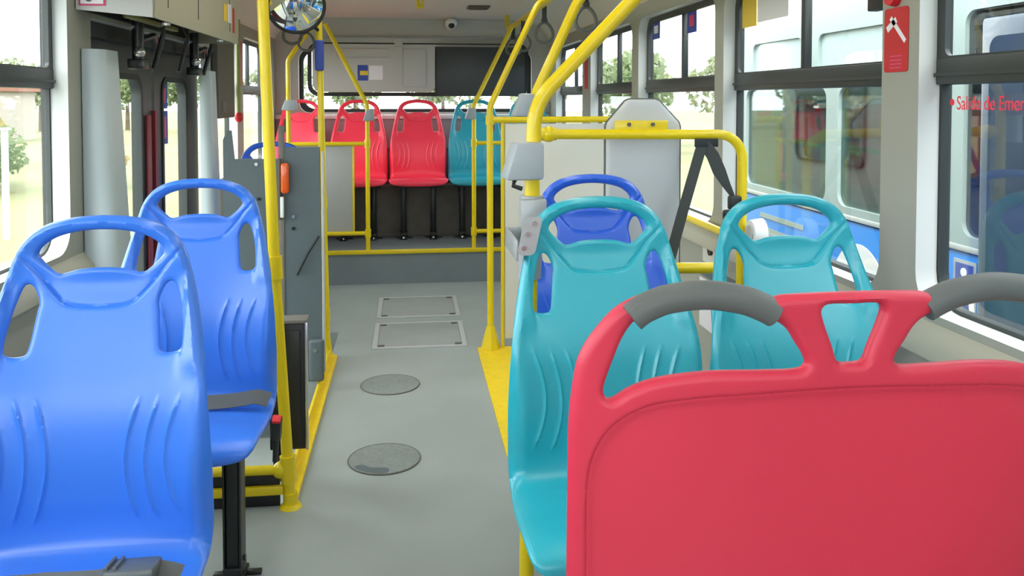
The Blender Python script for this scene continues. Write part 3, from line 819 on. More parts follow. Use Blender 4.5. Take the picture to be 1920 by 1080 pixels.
b = N(); tube(b, [(1.168, 2.80, .80), (1.168, 2.80, 0)], .0175); obj('post', b, 'yellow_paint', t)
# lower grab bar between the teal seats
t = thing('grab_bar', 'short yellow bar level with the teal headrests, between the two teal seats', 'bar', (.9, 2.45, .83))
b = N(); tube(b, [(1.07, 2.64, 0), (.845, 2.64, .812), (1.02, 2.64, .808)], .0185, .03); ball(b, (1.02, 2.64, .808), .0185); obj('bar', b, 'yellow_paint', t)
# post and rail of the beige partition
t = thing('partition_screen', 'pale beige partition under a yellow rail behind the dark blue seat', 'partition', (.8, 4.475, 0))
b = N(); tube(b, [(.436, 4.475, 0), (.432, 4.475, 1.33), (.70, 4.475, 1.90), (.775, 4.475, 1.935)], TR, .14); obj('post', b, 'yellow_paint', t, 'yellow post curving to the ceiling')
b = N(); cyl(b, (.436, 4.475, 0), (.436, 4.475, .13), .055, .022, 8); obj('post_base', b, 'yellow_paint', t)
b = N(); tube(b, [(.44, 4.475, 1.260), (XR - .005, 4.475, 1.262)], TR); obj('top_rail', b, 'yellow_paint', t)
collar(t, (.433, 4.475, 1.235), (.433, 4.475, 1.285), .024)
b = N(); box(b, .515, XR - .01, 4.465, 4.485, .06, 1.240, .004); obj('panel', b, 'partition_beige', t)
b = N(); tube(b, [(.503, 4.475, 0), (.503, 4.475, 1.26)], .010); obj('frame_tube', b, 'yellow_paint', t)
# yellow floor wedge ahead of it
b = N(); slab(b, [np.array([(.365, 4.50), (.365, 3.10), (.56, 3.10), (.56, 4.50)])], lambda u, v, w: (u, v, w), .0005, .006)
struct('trim_7', b, 'yellow_floor', 'yellow floor strip along the right of the aisle', 'floor strip')
# rear frames on the step
def rear_frame(label, xp, xd, xo, posts):
    t = thing('barrier_rail', label, 'barrier', (xp, 6.24, RZ))
    y = 6.24
    b = N(); tube(b, [(xp, y, RZ), (xp, y, 1.33), (xd, y, 1.93)], .0165, .10); obj('post', b, 'yellow_paint', t)
    for z in (1.042, .372):
        b = N(); tube(b, [(xp, y, z), (xo, y, z)], .0155); obj('rail', b, 'yellow_paint', t)
        b = N(); cyl(b, (xp, y, z - .03), (xp, y, z + .03), .023); obj('joint', b, 'yellow_paint', t)
    return t
t = rear_frame('yellow barrier rails in front of the left rear seats, with a grey infill panel', -.312, -.615, -.885, None)
y = 6.24
b = N(); tube(b, [(-.885, y, RZ), (-.885, y, 1.66), (-.79, y, 1.80), (-.69, y, 1.93)], .0165, .08); obj('outer_post', b, 'yellow_paint', t)
b = N(); box(b, -.87, -.425, y + .005, y + .02, .385, 1.03, .003); obj('infill_panel', b, 'panel_grey', t)
b = N(); box(b, -.425, -.410, y, y + .024, .38, 1.035, .003); obj('panel_edge', b, 'yellow_paint', t)
button_box(t, (-.293, y - .03, 1.255), .062, .085, .05, 0)
button_box(t, (-.865, y - .03, 1.33), .09, .075, .05, 0)
t = rear_frame('yellow barrier rails in front of the right rear teal seats', .482, .775, .700, None)
b = N(); tube(b, [(.700, y, RZ), (.700, y, 1.06)], .0135); obj('outer_post', b, 'yellow_paint', t)
b = N(); box(b, .715, XR - .02, y + .005, y + .02, .385, 1.03, .003); obj('infill_panel', b, 'panel_grey', t)
button_box(t, (.462, y - .03, 1.265), .062, .085, .05, .1)
t = thing('step_bar', 'yellow bar along the edge of the rear step', 'bar', (0, 6.17, RZ))
b = N(); box(b, -.70, .72, 6.160, 6.182, RZ - .012, RZ + .020, .005); obj('nosing', b, 'yellow_paint', t)

# ------------------------------------------------------------------ floor hatches
def round_hatch(x, y, r, label, dirt):
    t = thing('round_hatch', label, 'hatch', (x, y, 0), 'round floor hatches')
    b = N(); cyl(b, (x, y, 0), (x, y, .004), r, r * .985, 48); obj('cover', b, 'hatch_metal', t)
    b = N(); tube(b, [(x + r * math.cos(2 * PI * k / 48), y + r * math.sin(2 * PI * k / 48), .002) for k in range(48)], .003, n=6, closed=True); obj('rim', b, 'vent_dark', t)
    if dirt:
        b = N(); pts = [(-.105, -.055), (-.10, -.08), (-.05, -.118), (0.01, -.128), (.02, -.10), (.008, -.085), (-.05, -.075), (-.08, -.05)]
        slab(b, [smooth_loop([(x + p, y + q) for p, q in pts], .01)], lambda u, v, w: (u, v, w), .0041, .0048); obj('worn_patch', b, 'charcoal_panel', t)
round_hatch(-.101, 3.143, .136, 'round metal floor hatch with a dark worn edge, nearer of the two', True)
round_hatch(-.098, 3.972, .139, 'round metal floor hatch farther up the aisle, before the square hatches', False)
def square_hatch(y0, y1, label):
    t = thing('floor_hatch', label, 'hatch', (.05, (y0 + y1) / 2, 0), 'rectangular floor hatches')
    x0, x1 = -.212, .315
    b = N(); box(b, x0 + .03, x1 - .03, y0 + .03, y1 - .03, 0, .004, .001); obj('lid', b, 'hatch_vinyl', t)
    b = N(); slab(b, [np.array([(x0, y0), (x1, y0), (x1, y1), (x0, y1)]), np.array([(x0 + .028, y0 + .028), (x1 - .028, y0 + .028), (x1 - .028, y1 - .028), (x0 + .028, y1 - .028)])], lambda u, v, w: (u, v, w), .0, .006); obj('frame', b, 'hatch_frame', t)
    for x in (x0 + .05, x1 - .05):
        for yy in (y0 + .05, y1 - .05):
            b = N(); box(b, x - .018, x + .018, yy - .012, yy + .012, .004, .008, .001); obj('latch', b, 'vent_dark', t)
square_hatch(4.545, 5.07, 'rectangular floor hatch with a pale metal frame, nearer of the two')
square_hatch(5.19, 5.73, 'rectangular floor hatch with a pale metal frame, just before the rear step')

# ------------------------------------------------------------------ door and its surroundings
t = thing('door_1', 'dark framed folding bus door with two glazed leaves', 'door', (XL - .06, 3.95, -.25), kind='structure')
def leaf(y0, y1, g0, g1, x):
    b = N(); f = lambda u, v, w: (x - w, u, v)
    slab(b, [np.array([(y0, -.22), (y1, -.22), (y1, 1.60), (y0, 1.60)]), np.array(rrect(g0, g1, .05, 1.462, .07))], f, 0, .04)
    lf = obj('leaf', b, 'dark_frame', t)
    b = N(); slab(b, [np.array(rrect(g0 - .015, g1 + .015, .035, 1.477, .08))], f, .018, .022); obj('pane', b, 'window_glass', lf)
    b = N(); slab(b, [np.array(rrect(g0 - .02, g1 + .02, .03, 1.482, .085)), np.array(rrect(g0 + .006, g1 - .006, .056, 1.456, .066))], f, -.006, -.0005); obj('gasket', b, 'rubber', lf)
leaf(3.11, 4.02, 3.19, 3.86, XL - .07)
leaf(4.06, 4.86, 4.19, 4.60, XL - .07)
b = N(); box(b, XL - .12, XL - .055, 4.022, 4.058, -.2, 1.32); obj('brush_seal', b, 'door_red', t, 'dark red seal between the leaves')
b = N(); box(b, XL - .062, XL - .05, 3.90, 3.95, -.1, 1.30, .003); obj('push_rail', b, 'door_red', t)
b = N(); box(b, XL - .13, XL - .02, 3.11, 4.87, 1.60, 1.655); obj('header', b, 'rubber', t)
# stickers on the second leaf
t = thing('door_stickers', 'strip of two blue and pink stickers on the glass of the far door leaf', 'sticker', (XL - .075, 4.3, 1.2))
for k, (z0, z1) in enumerate(((1.325, 1.455), (1.15, 1.315))):
    b = N(); box(b, XL - .0875, XL - .0865, 4.215, 4.335, z0, z1); sh = obj('sheet', b, 'sticker_blue', t)
    b = N(); box(b, XL - .0864, XL - .0858, 4.245, 4.305, z0 + .03, z1 - .03); obj('pictogram', b, 'sticker_pink', sh)
# rounded vertical door covers
def cover(y0, y1, x0, x1, z1, lean, label):
    b = N()
    lp = rrect(x0, x1, y0, y1, (.005, .05, .012, .005), 8)
    lo = [b.verts.new((x, y, -.24)) for x, y in lp]
    hi = [b.verts.new((x - (lean if x > (x0 + x1) / 2 else 0), y, z1)) for x, y in lp]
    for i in range(len(lp)): b.faces.new((lo[i], lo[(i + 1) % len(lp)], hi[(i + 1) % len(lp)], hi[i]))
    b.faces.new(hi); b.faces.new(list(reversed(lo)))
    return tag(obj('door_post_cover', b, 'door_cover'), label, 'cover', 'covers of the door posts')
cover(3.0, 3.17, XL + .002, XL + .16, 1.545, .09, 'tall light grey door post cover between the left window and the door')
cover(4.60, 4.74, XL + .002, XL + .105, 1.525, .045, 'tall light grey door post cover at the far side of the door')
# housing of the door drive
t = thing('door_drive_housing', 'grey and beige housing of the door mechanism over the doorway', 'housing', (-1.0, 3.8, 1.66))
b = N()
lo = [(XL + .004, 2.96, 1.672), (-.890, 2.96, 1.648), (-.862, 4.38, 1.648), (XL + .004, 4.38, 1.672)]
vl = [b.verts.new(p) for p in [(XL + .004, 2.96, 1.675), (-.870, 2.96, 1.651), (-.870, 2.96, 1.872), (XL + .004, 2.96, 1.872)]]
v2 = [b.verts.new(p + Vector((0, .012, 0))) for p in [v.co.copy() for v in vl]]
b.faces.new(vl); b.faces.new(list(reversed(v2)))
for i in range(4): b.faces.new((vl[i], vl[(i + 1) % 4], v2[(i + 1) % 4], v2[i]))
obj('end_plate', b, 'housing_grey', t, 'light grey end plate facing the camera')
b = N()
sec = [(-.884, 1.655), (-.866, 1.652), (-.862, 1.70), (-.862, 1.875), (-.876, 1.875), (-.875, 1.70)]
A = [b.verts.new((x, 2.973, z)) for x, z in sec]; B = [b.verts.new((x, 4.36, z)) for x, z in sec]
for i in range(6): b.faces.new((A[i], A[(i + 1) % 6], B[(i + 1) % 6], B[i]))
b.faces.new(A); b.faces.new(list(reversed(B))); obj('cover_flap', b, 'housing_beige', t, 'beige side cover')
for y in (3.12, 3.55, 4.15):
    b = N(); box(b, -.8615, -.8595, y - .003, y + .003, 1.70, 1.87); obj('seam', b, 'vent_dark', t)
b = N(); box(b, XL + .004, -.870, 4.36, 4.375, 1.655, 1.872); obj('end_plate', b, 'housing_beige', t)
b = N(); box(b, XL + .004, XL + .016, 2.975, 4.355, 1.675, 1.87); obj('back_plate', b, 'black_metal', t)
for y in (3.18, 4.05):
    b = N(); cyl(b, (-.885, y, 1.652), (-.885, y, 1.643), .014); obj('latch', b, 'steel', t)
b = N(); box(b, -1.045, -1.02, 3.20, 3.85, 1.672, 1.690, .003); obj('linkage_bar', b, 'brass_bar', t, 'yellowish bar of the linkage')
b = N(); cyl(b, (-1.03, 3.25, 1.74), (-1.03, 3.75, 1.74), .045); cyl(b, (-1.02, 3.75, 1.74), (-1.02, 4.05, 1.74), .018); obj('drive_motor', b, 'black_metal', t)
for y in (3.42, 4.28):
    b = N(); cyl(b, (-1.06, y, 1.52), (-1.06, y, 1.70), .022); tube(b, [(-1.06, y, 1.60), (-1.03, y + .10, 1.63), (-1.07, y + .26, 1.60)], .013, .03); box(b, -1.09, -1.03, y - .04, y + .04, 1.49, 1.53, .006); obj('swing_arm', b, 'black_metal', t)
    b = N(); ball(b, (-1.045, y - .03, 1.555), .022); obj('arm_joint', b, 'steel', t)
for y in (3.60, 3.98, 4.45):
    b = N(); tube(b, [(-1.06, y, 1.75), (-1.02, y + .03, 1.66), (-1.05, y + .08, 1.60), (-1.07, y + .05, 1.50)], .010, .03); obj('cable', b, 'black_plastic', t)
# sticker on the end plate
t = thing('warning_sign', 'white sticker with a red border on the grey end plate over the door', 'sticker', (-1.06, 2.957, 1.69))
b = N(); box(b, -1.105, -1.02, 2.9565, 2.9585, 1.688, 1.775); obj('sheet', b, 'sticker_pink', t)
b = N(); box(b, -1.099, -1.026, 2.9550, 2.9563, 1.694, 1.769); sh = obj('field', b, 'sticker_white', t)
b = N(); cyl(b, (-1.072, 2.9548, 1.712), (-1.072, 2.9538, 1.712), .012); obj('pictogram', b, 'vent_dark', sh)
# small labels on the beige side cover
t = thing('rating_labels', 'small red and yellow labels on the beige cover over the door', 'sticker', (-.861, 4.2, 1.72))
b = N(); box(b, -.8615, -.8600, 4.22, 4.26, 1.70, 1.82); obj('red_label', b, 'sign_red', t)
b = N(); box(b, -.8615, -.8600, 4.02, 4.10, 1.74, 1.82); obj('yellow_label', b, 'sticker_yellow', t)
b = N(); box(b, -.8615, -.8600, 4.11, 4.18, 1.74, 1.83); obj('white_label', b, 'sticker_white', t)
# dark panel hanging in front of the first window after the door
t = thing('dark_wall_panel', 'dark grey panel hanging over the window just past the door', 'panel', (-1.06, 5.2, 1.25))
b = N(); box(b, -1.105, -1.075, 4.86, 5.30, 1.262, 1.87, .006); obj('panel', b, 'vent_dark', t)
MATS['vent_dark'].node_tree.nodes['Principled BSDF'].inputs['Base Color'].default_value = col(92, 90, 80)
b = N(); box(b, -1.075, -1.071, 4.95, 5.05, 1.30, 1.36, .002); obj('catch', b, 'engine_black', t)
t = thing('fire_lamp', 'small red lamp on the edge of the dark panel past the door', 'lamp', (-1.06, 5.34, 1.24))
b = N(); tube(b, [(-1.06, 5.34, 1.87), (-1.06, 5.34, 1.28)], .014); obj('mount_stem', b, 'brass_bar', t)
b = N(); ball(b, (-1.06, 5.34, 1.262), .026, 1, 1, 1.3); obj('red_cap', b, 'signal_red', t)
# charcoal partition by the door
t = thing('door_partition', 'charcoal grey partition panels between the door well and the seats behind', 'partition', (-.63, 4.0, 0))
b = N(); slab(b, [np.array([(-.872, -.24), (-.60, -.24), (-.60, 1.09), (-.822, 1.09), (-.835, 1.225), (-.855, 1.225), (-.872, 1.18)])], lambda u, v, w: (u, 4.02 + w, v), 0, .02); obj('wide_panel', b, 'charcoal_panel', t)
for (x, z) in ((-.72, 1.065), (-.71, .90)):
    b = N(); cyl(b, (x, 4.02, z), (x, 4.014, z), .008); obj('bolt', b, 'steel' if z > 1 else 'black_metal', t)
b = N(); slab(b, [np.array([(-.575, .30), (-.53, .055), (-.425, .055), (-.408, .10), (-.414, 1.15), (-.575, 1.15)])], lambda u, v, w: (u, 3.90 + w, v), 0, .022); obj('narrow_panel', b, 'charcoal_panel', t)
b = N(); box(b, -.60, -.575, 3.895, 3.93, .20, 1.25, .004); obj('edge_post', b, 'engine_black', t)
b = N(); box(b, -.408, -.396, 3.896, 3.925, .10, 1.13, .002); obj('edge_strip', b, 'panel_grey', t, 'pale edge strip')
b = N(); box(b, -.47, -.40, 3.872, 3.90, .06, .26, .015, 3); obj('hinge_bracket', b, 'charcoal_panel', t)
b = N(); cyl(b, (-.44, 3.872, .21), (-.44, 3.866, .21), .010); obj('bolt', b, 'steel', t)
for z in (.83, .775):
    b = N(); cyl(b, (-.535, 3.90, z), (-.535, 3.894, z), .008); obj('bolt', b, 'steel' if z > .8 else 'black_metal', t)
b = N(); box(b, -.587, -.550, 3.862, 3.895, .94, 1.08, .012, 3); obj('lens', b, 'orange_lens', t, 'orange marker lens')
b = N(); box(b, -.600, -.588, 3.868, 3.895, .82, 1.10, .003); obj('lens_housing', b, 'vent_dark', t)
b = N(); box(b, -.59, -.575, 3.868, 3.893, .83, .925, .002); obj('white_tag', b, 'white', t, 'white tag')
b = N(); tube(b, [(-.52, 3.885, .56), (-.47, 3.88, .66), (-.42, 3.885, .74)], .006); obj('cable', b, 'rubber', t)
# black cabinet behind the pole
t = thing('black_cabinet', 'black cabinet with a silver edge standing behind the thick yellow pole by the door well', 'cabinet', (-.43, 3.05, .05))
b = N(); box(b, -.50, -.374, 2.99, 3.07, .118, .572, .006); obj('body', b, 'black_plastic', t)
b = N(); box(b, -.374, -.364, 2.983, 2.994, .118, .577, .002); obj('edge_trim', b, 'steel', t, 'silver side trim')
b = N(); box(b, -.48, -.39, 2.982, 2.99, .14, .55, .003); obj('front_panel', b, 'black_metal', t)
b = N(); box(b, -.50, -.366, 2.99, 3.07, .572, .585, .003); obj('lid', b, 'engine_black', t)
b = N(); box(b, -.49, -.436, 3.0, 3.06, .0, .118, .003); obj('foot', b, 'black_metal', t)

# ------------------------------------------------------------------ right side fittings
t = thing('wheelchair_support', 'tall grey padded wheelchair backrest with clipped upper corners by the right window', 'backrest', (.83, 2.87, .3))
lp = [(.690, .30), (.962, .30), (.962, 1.275), (.957, 1.29), (.885, 1.366), (.87, 1.372), (.775, 1.372), (.76, 1.366), (.695, 1.29), (.690, 1.275)]
LP = densify(np.array(lp), .012)
bb = shell([LP], loopsegs(LP), [], lambda u, v: (np.stack([u, 2.875 + 0 * u, v], 1), np.stack([0 * u, -1 + 0 * u, 0 * u], 1)), lambda u, v: .05 + 0 * u, lambda u, v: (0 * u, 0 * u), .014, step=.03)
obj('pad', bb, 'backrest_grey', t)
b = N(); tube(b, [(p[0], 2.872, p[1]) for p in LP], .004, n=6, closed=True)
for v in b.verts: v.co.x = .826 + (v.co.x - .826) * 1.012
obj('piping', b, 'grip_grey', t)
for x in (.74, .91):
    b = N(); box(b, x - .02, x + .02, 2.90, 2.93, 0, 1.2, .003); obj('upright', b, 'black_metal', t)
# wheelchair belt
t = thing('safety_belt', 'black wheelchair belt strapped over the yellow rail and hanging down', 'belt', (1.0, 2.79, 1.2))
pr = [(-.019, -.0015), (.019, -.0015), (.019, .0015), (-.019, .0015)]
b = N(); sweep(b, [(1.012, 2.776, 1.215), (.985, 2.77, 1.13), (.935, 2.76, .97), (.885, 2.75, .80), (.86, 2.75, .70)], pr, up=(0, -1, 0)); obj('hanging_strap', b, 'belt_web', t)
b = N(); sweep(b, [(1.022, 2.776, 1.215), (1.05, 2.774, 1.175), (1.075, 2.776, 1.12), (1.10, 2.778, 1.075), (1.128, 2.782, 1.03)], pr, up=(-.3, -1, -.1), scale=[1, 1.15, 1.2, .8, .4]); obj('short_strap', b, 'belt_web', t)
b = N(); box(b, .985, 1.07, 2.772, 2.781, 1.205, 1.235, .003); obj('wrap', b, 'rubber', t)
b = N(); box(b, 1.105, 1.15, 2.75, 2.781, .985, 1.035, .008); box(b, 1.088, 1.118, 2.755, 2.781, .95, .985, .006); obj('buckle', b, 'black_plastic', t)
# round belt reel on the wall
t = thing('belt_reel', 'white round belt reel on the wall beside the down-turned yellow rail', 'reel', (XR - .03, 2.72, .93))
b = N(); cyl(b, (XR - .001, 2.74, .905), (XR - .045, 2.74, .905), .052, .046, 28); obj('cover', b, 'white', t)
b = N(); cyl(b, (XR - .045, 2.74, .905), (XR - .050, 2.74, .905), .030, .028, 24); obj('cap', b, 'hatch_frame', t)
b = N(); box(b, XR - .035, XR - .001, 2.69, 2.79, .825, .850, .006); obj('bracket', b, 'black_plastic', t)
# wall fittings below the third window
b = N(); tube(b, [(XR - .03, 3.02, .862), (XR - .03, 3.85, .862)], .016); box(b, XR - .03, XR - .001, 3.05, 3.07, .852, .872); box(b, XR - .03, XR - .001, 3.8, 3.82, .852, .872)
tag(obj('sill_rail', b, 'yellow_paint'), 'yellow rail along the sill under the window behind the belt', 'rail')
t = thing('wall_socket', 'small black socket on a plate under the sill behind the hanging belt', 'socket', (XR - .01, 3.2, .75))
b = N(); box(b, XR - .012, XR - .001, 3.12, 3.30, .70, .80, .004); obj('plate', b, 'partition_beige', t)
b = N(); cyl(b, (XR - .012, 3.20, .76), (XR - .022, 3.20, .76), .020); obj('outlet', b, 'black_plastic', t)
t = thing('wheelchair_sign', 'blue and white wheelchair sign low on the wall between the teal seats', 'sign', (XR - .01, 3.1, .6))
b = N(); box(b, XR - .006, XR - .001, 2.95, 3.35, .635, .685, .002); obj('header', b, 'charcoal_panel', t)
b = N(); box(b, XR - .006, XR - .001, 2.95, 3.35, .42, .625, .002); fld = obj('field', b, 'sticker_white', t)
b = N(); cyl(b, (XR - .006, 3.17, .585), (XR - .008, 3.17, .585), .022); tube(b, [(XR - .007, 3.17, .55), (XR - .007, 3.16, .49), (XR - .007, 3.10, .49), (XR - .007, 3.07, .44)], .010)
obj('pictogram', b, 'sticker_blue', fld)
# emergency sign on the nearest right pillar
t = thing('emergency_sign', 'red emergency hammer sign with white pictogram on the near right pillar', 'sign', (XR - .002, 1.91, 1.44))
b = N(); slab(b, [np.array(rrect(1.905, 2.008, 1.440, 1.602, .010))], lambda u, v, w: (XR - w, u, v), .0005, .002); obj('sheet', b, 'sign_red', t)
b = N()
sweep(b, [(XR - .0026, 1.980, 1.578), (XR - .0026, 1.916, 1.515)], [(-.006, -.0004), (.006, -.0004), (.006, .0004), (-.006, .0004)], up=(1, 0, 0))
sweep(b, [(XR - .0026, 1.955, 1.572), (XR - .0026, 1.995, 1.548)], [(-.008, -.0004), (.008, -.0004), (.008, .0004), (-.008, .0004)], up=(1, 0, 0))
obj('hammer_pictogram', b, 'sticker_white', t)
for z in (1.478, 1.468, 1.458, 1.449):
    b = N(); box(b, XR - .0026, XR - .0021, 1.930, 1.982, z, z + .004); obj('text_line', b, 'sticker_pink', t)
t = thing('emergency_hammer_holder', 'red round holder at the top of the near right pillar above the red sign', 'holder', (XR - .02, 1.93, 1.62))
b = N(); cyl(b, (XR - .001, 1.962, 1.632), (XR - .02, 1.962, 1.632), .028, .024); obj('disc', b, 'signal_red', t)
b = N(); box(b, XR - .03, XR - .001, 1.952, 1.972, 1.644, 1.72, .004); obj('handle', b, 'signal_red', t)
def pillar_sticker(x, sg, y0, y1, z0, z1, label):
    b = N(); box(b, min(x, x - sg * .002), max(x, x - sg * .002), y0, y1, z0, z1)
    tag(obj('emergency_sign', b, 'sign_red'), label, 'sticker')
pillar_sticker(XR - .0005, 1, 5.60, 5.70, 1.445, 1.70, 'narrow red emergency sticker on the far right pillar')
pillar_sticker(XL + .0005 + .002, 1, 5.62, 5.76, 1.46, 1.76, 'narrow red emergency sticker on the left pillar past the door')
# stickers on the right window panes
def pane_sticker(y0, y1, z0, z1, m, label, inner=None, white=True):
    t = thing('window_sticker', label, 'sticker', (XR + .056, (y0 + y1) / 2, z0), 'stickers on the right windows')
    b = N(); box(b, XR + .056, XR + .058, y0, y1, z0, z1); sh = obj('sheet', b, m, t)
    if inner:
        b = N(); box(b, XR + .0548, XR + .056, y0 + .03, y1 - .03, z0 + .03, z1 - .03); obj('pictogram', b, inner, sh)
pane_sticker(4.13, 4.26, 1.685, 1.785, 'sticker_blue', 'small blue sticker with a white centre on the upper pane above the wheelchair backrest', 'sticker_white')
pane_sticker(3.585, 3.71, 1.675, 1.785, 'sticker_blue', 'blue sticker with a pink centre on the upper pane beyond the parked bus window', 'sticker_pink')
pane_sticker(2.94, 3.07, 1.645, 1.785, 'sticker_yellow', 'yellow warning sticker on the upper pane facing the parked bus')
pane_sticker(2.68, 2.93, 1.655, 1.785, 'sticker_white', 'white printed sheet beside the yellow warning sticker on the upper pane')
b = N(); box(b, XR + .02, XR + .050, 2.055, 2.13, 1.61, 1.79, .004); tag(obj('window_catch', b, 'black_plastic'), 'black catch on the upper window frame beside the near right pillar', 'catch')
# red lettering on the glass
def text(name, s, size, loc, rot, material, parent=None, label=None, ext=.0004):
    cu = bpy.data.curves.new(name, 'FONT'); cu.body = s; cu.size = size; cu.extrude = ext
    o = bpy.data.objects.new(name, cu); 
    C.objects.link(o)
    bpy.context.view_layer.update()
    dg = bpy.context.evaluated_depsgraph_get()
    me = bpy.data.meshes.new_from_object(o.evaluated_get(dg))
    bpy.data.objects.remove(o)
    me.materials.clear(); me.materials.append(MATS[material])
    o = bpy.data.objects.new(name, me); C.objects.link(o)
    o.location = loc; o.rotation_euler = rot
    if parent is not None: o.parent = parent; o.location = Vector(loc) - ORG[parent.name]
    return o
wd_scale = .80
t = thing('exit_lettering', 'red emergency exit lettering on the glass of the near right window', 'lettering', (XR + .064, 1.5, 1.35))
wo = text('words', 'Salida de Emergencia', .046, (XR + .064, 1.812, 1.347), (PI / 2, 0, -PI / 2), 'text_red', t); wo.scale = (wd_scale, 1, 1)
b = N(); cyl(b, (XR + .0645, 1.828, 1.364), (XR + .0635, 1.828, 1.364), .008); obj('dot', b, 'text_red', t)

# ------------------------------------------------------------------ added fill lamps on the ceiling, unseen (over and behind the camera)
for x, l in ((-.42, 'left'), (.52, 'right')):
    t = thing('fill_lamp', 'added unseen strip of fill light under the ceiling, on the %s of the aisle' % l, 'lamp', (x, 1.6, ZC - .03))
    b = N(); box(b, x - .07, x + .07, -1.4, 4.6, ZC - .012, ZC - .001, .003); obj('tray', b, 'white', t)
    b = N(); box(b, x - .05, x + .05, -1.38, 4.58, ZC - .028, ZC - .012, .006); obj('diffuser', b, 'fill_glow', t)

# ------------------------------------------------------------------ outside
GZ = -.80
b = N(); v = [b.verts.new(p) for p in ((-140, -60, GZ), (140, -60, GZ), (140, 160, GZ), (-140, 160, GZ))]; b.faces.new(v)
struct('ground', b, 'lawn', 'pale grass field around the bus', 'ground')
b = N(); box(b, -3.2, 9, -30, 12, GZ, GZ + .02); struct('pavement', b, 'pavement', 'paved yard under the parked buses', 'yard')
# parked blue bus alongside
BX, BY0, BY1 = 2.30, -6.0, 5.75
t = thing('parked_bus', 'blue and white bus parked alongside, seen through the right windows', 'bus', (BX + 1.2, 0, GZ + .02))
b = N(); box(b, BX, BX + 2.4, BY0, BY1, -.45, .735, .03); obj('lower_body', b, 'bus_blue', t, 'bright blue lower body')
b = N(); box(b, BX - .004, BX + .01, BY0 + .05, BY1 - .05, .735, .760, .003); obj('waist_line', b, 'bus_white', t)
bw = [(4.35, 5.45), (3.55, 4.22)]
def side(bm):
    loops = [np.array([(BY0, .755), (BY1, .755), (BY1, 1.98), (BY0, 1.98)])]
    for a, c in bw: loops.append(np.array(rrect(a, c, .80, 1.44, .07)))
    for a, c in ((4.65, 5.35), (3.75, 4.45)): loops.append(np.array(rrect(a, c, 1.52, 1.74, .05)))
    for a, c in ((-.6, .9), (1.0, 2.2), (2.30, 3.20)): loops.append(np.array(rrect(a, c, .80, 1.74, .06)))
    slab(bm, loops, lambda u, v, w: (BX + w, u, v), 0, .06)
b = N(); side(b); obj('upper_body', b, 'bus_pale', t)
for a, c in bw:
    b = N(); slab(b, [np.array(rrect(a - .01, c + .01, .79, 1.45, .08))], lambda u, v, w: (BX + .02 + w, u, v), 0, .004); obj('window', b, 'bus_glass', t)
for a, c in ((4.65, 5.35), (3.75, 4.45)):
    b = N(); slab(b, [np.array(rrect(a - .01, c + .01, 1.51, 1.75, .06))], lambda u, v, w: (BX + .02 + w, u, v), 0, .004); obj('window', b, 'bus_painted_sky_pane', t)
for a, c in ((-.6, .9), (1.0, 2.2), (2.30, 3.20)):
    b = N(); slab(b, [np.array(rrect(a - .01, c + .01, .79, 1.75, .07))], lambda u, v, w: (BX + .02 + w, u, v), 0, .004); obj('window', b, 'bus_dark_glass', t)
b = N(); box(b, BX + .05, BX + 2.38, BY0 + .05, BY1 - .05, .735, .76); obj('deck', b, 'bus_pale', t)
for (ya, yb) in ((2.26, 2.66), (2.68, 3.08)):
    b = N(); box(b, BX - .02, BX + .012, ya, yb, -.35, 1.70, .02); d_ = obj('door', b, 'bus_door', t, 'dark door of the parked bus')
    b = N(); slab(b, [np.array(rrect(ya + .06, yb - .06, -.2, 1.62, .05))], lambda u, v, w: (BX - .021 - w, u, v), 0, .003); obj('door_pane', b, 'bus_dark_pane', d_)
b = N(); box(b, BX, BX + 2.4, BY0, BY1, 1.96, 2.20, .12, 4); obj('roof', b, 'bus_white', t)
b = N(); box(b, BX + 2.34, BX + 2.4, BY0, BY1, .755, 1.1); box(b, BX + 2.34, BX + 2.4, BY0, BY1, 1.75, 1.98); obj('far_side', b, 'bus_white', t)
b = N(); box(b, BX + .06, BX + 2.34, BY1 - .06, BY1, .755, 1.98); box(b, BX + .06, BX + 2.34, BY0, BY0 + .06, .755, 1.98); obj('end_wall', b, 'bus_white', t)
for y in (-3.6, 4.4):
    for x in (BX + .16, BX + 2.24):
        b = N(); cyl(b, (x - .13, y, GZ + .50), (x + .13, y, GZ + .50), .48, n=32); obj('wheel', b, 'tyre', t)
for (x, y) in ((BX + .5, 4.7), (BX + .5, 5.3), (BX + 1.0, 4.7), (BX + 1.0, 5.3)):
    b = N(); box(b, x - .2, x + .2, y - .05, y + .05, .76, 1.34, .04, 3); box(b, x - .2, x + .2, y - .4, y, .76, .86, .03); obj('seat', b, 'rear_red_plastic', t, 'red seat inside the parked bus')
for y in (4.85, 4.05):
    b = N(); tube(b, [(BX + .25, y, .76), (BX + .25, y, 1.15), (BX + .25, y - .18, 1.33), (BX + .25, y - .5, 1.38)], .02, .15); tube(b, [(BX + .25, y + .7, 1.10), (BX + .25, y - .4, 1.06)], .014); obj('rail', b, 'yellow_paint', t, 'yellow rail inside the parked bus')
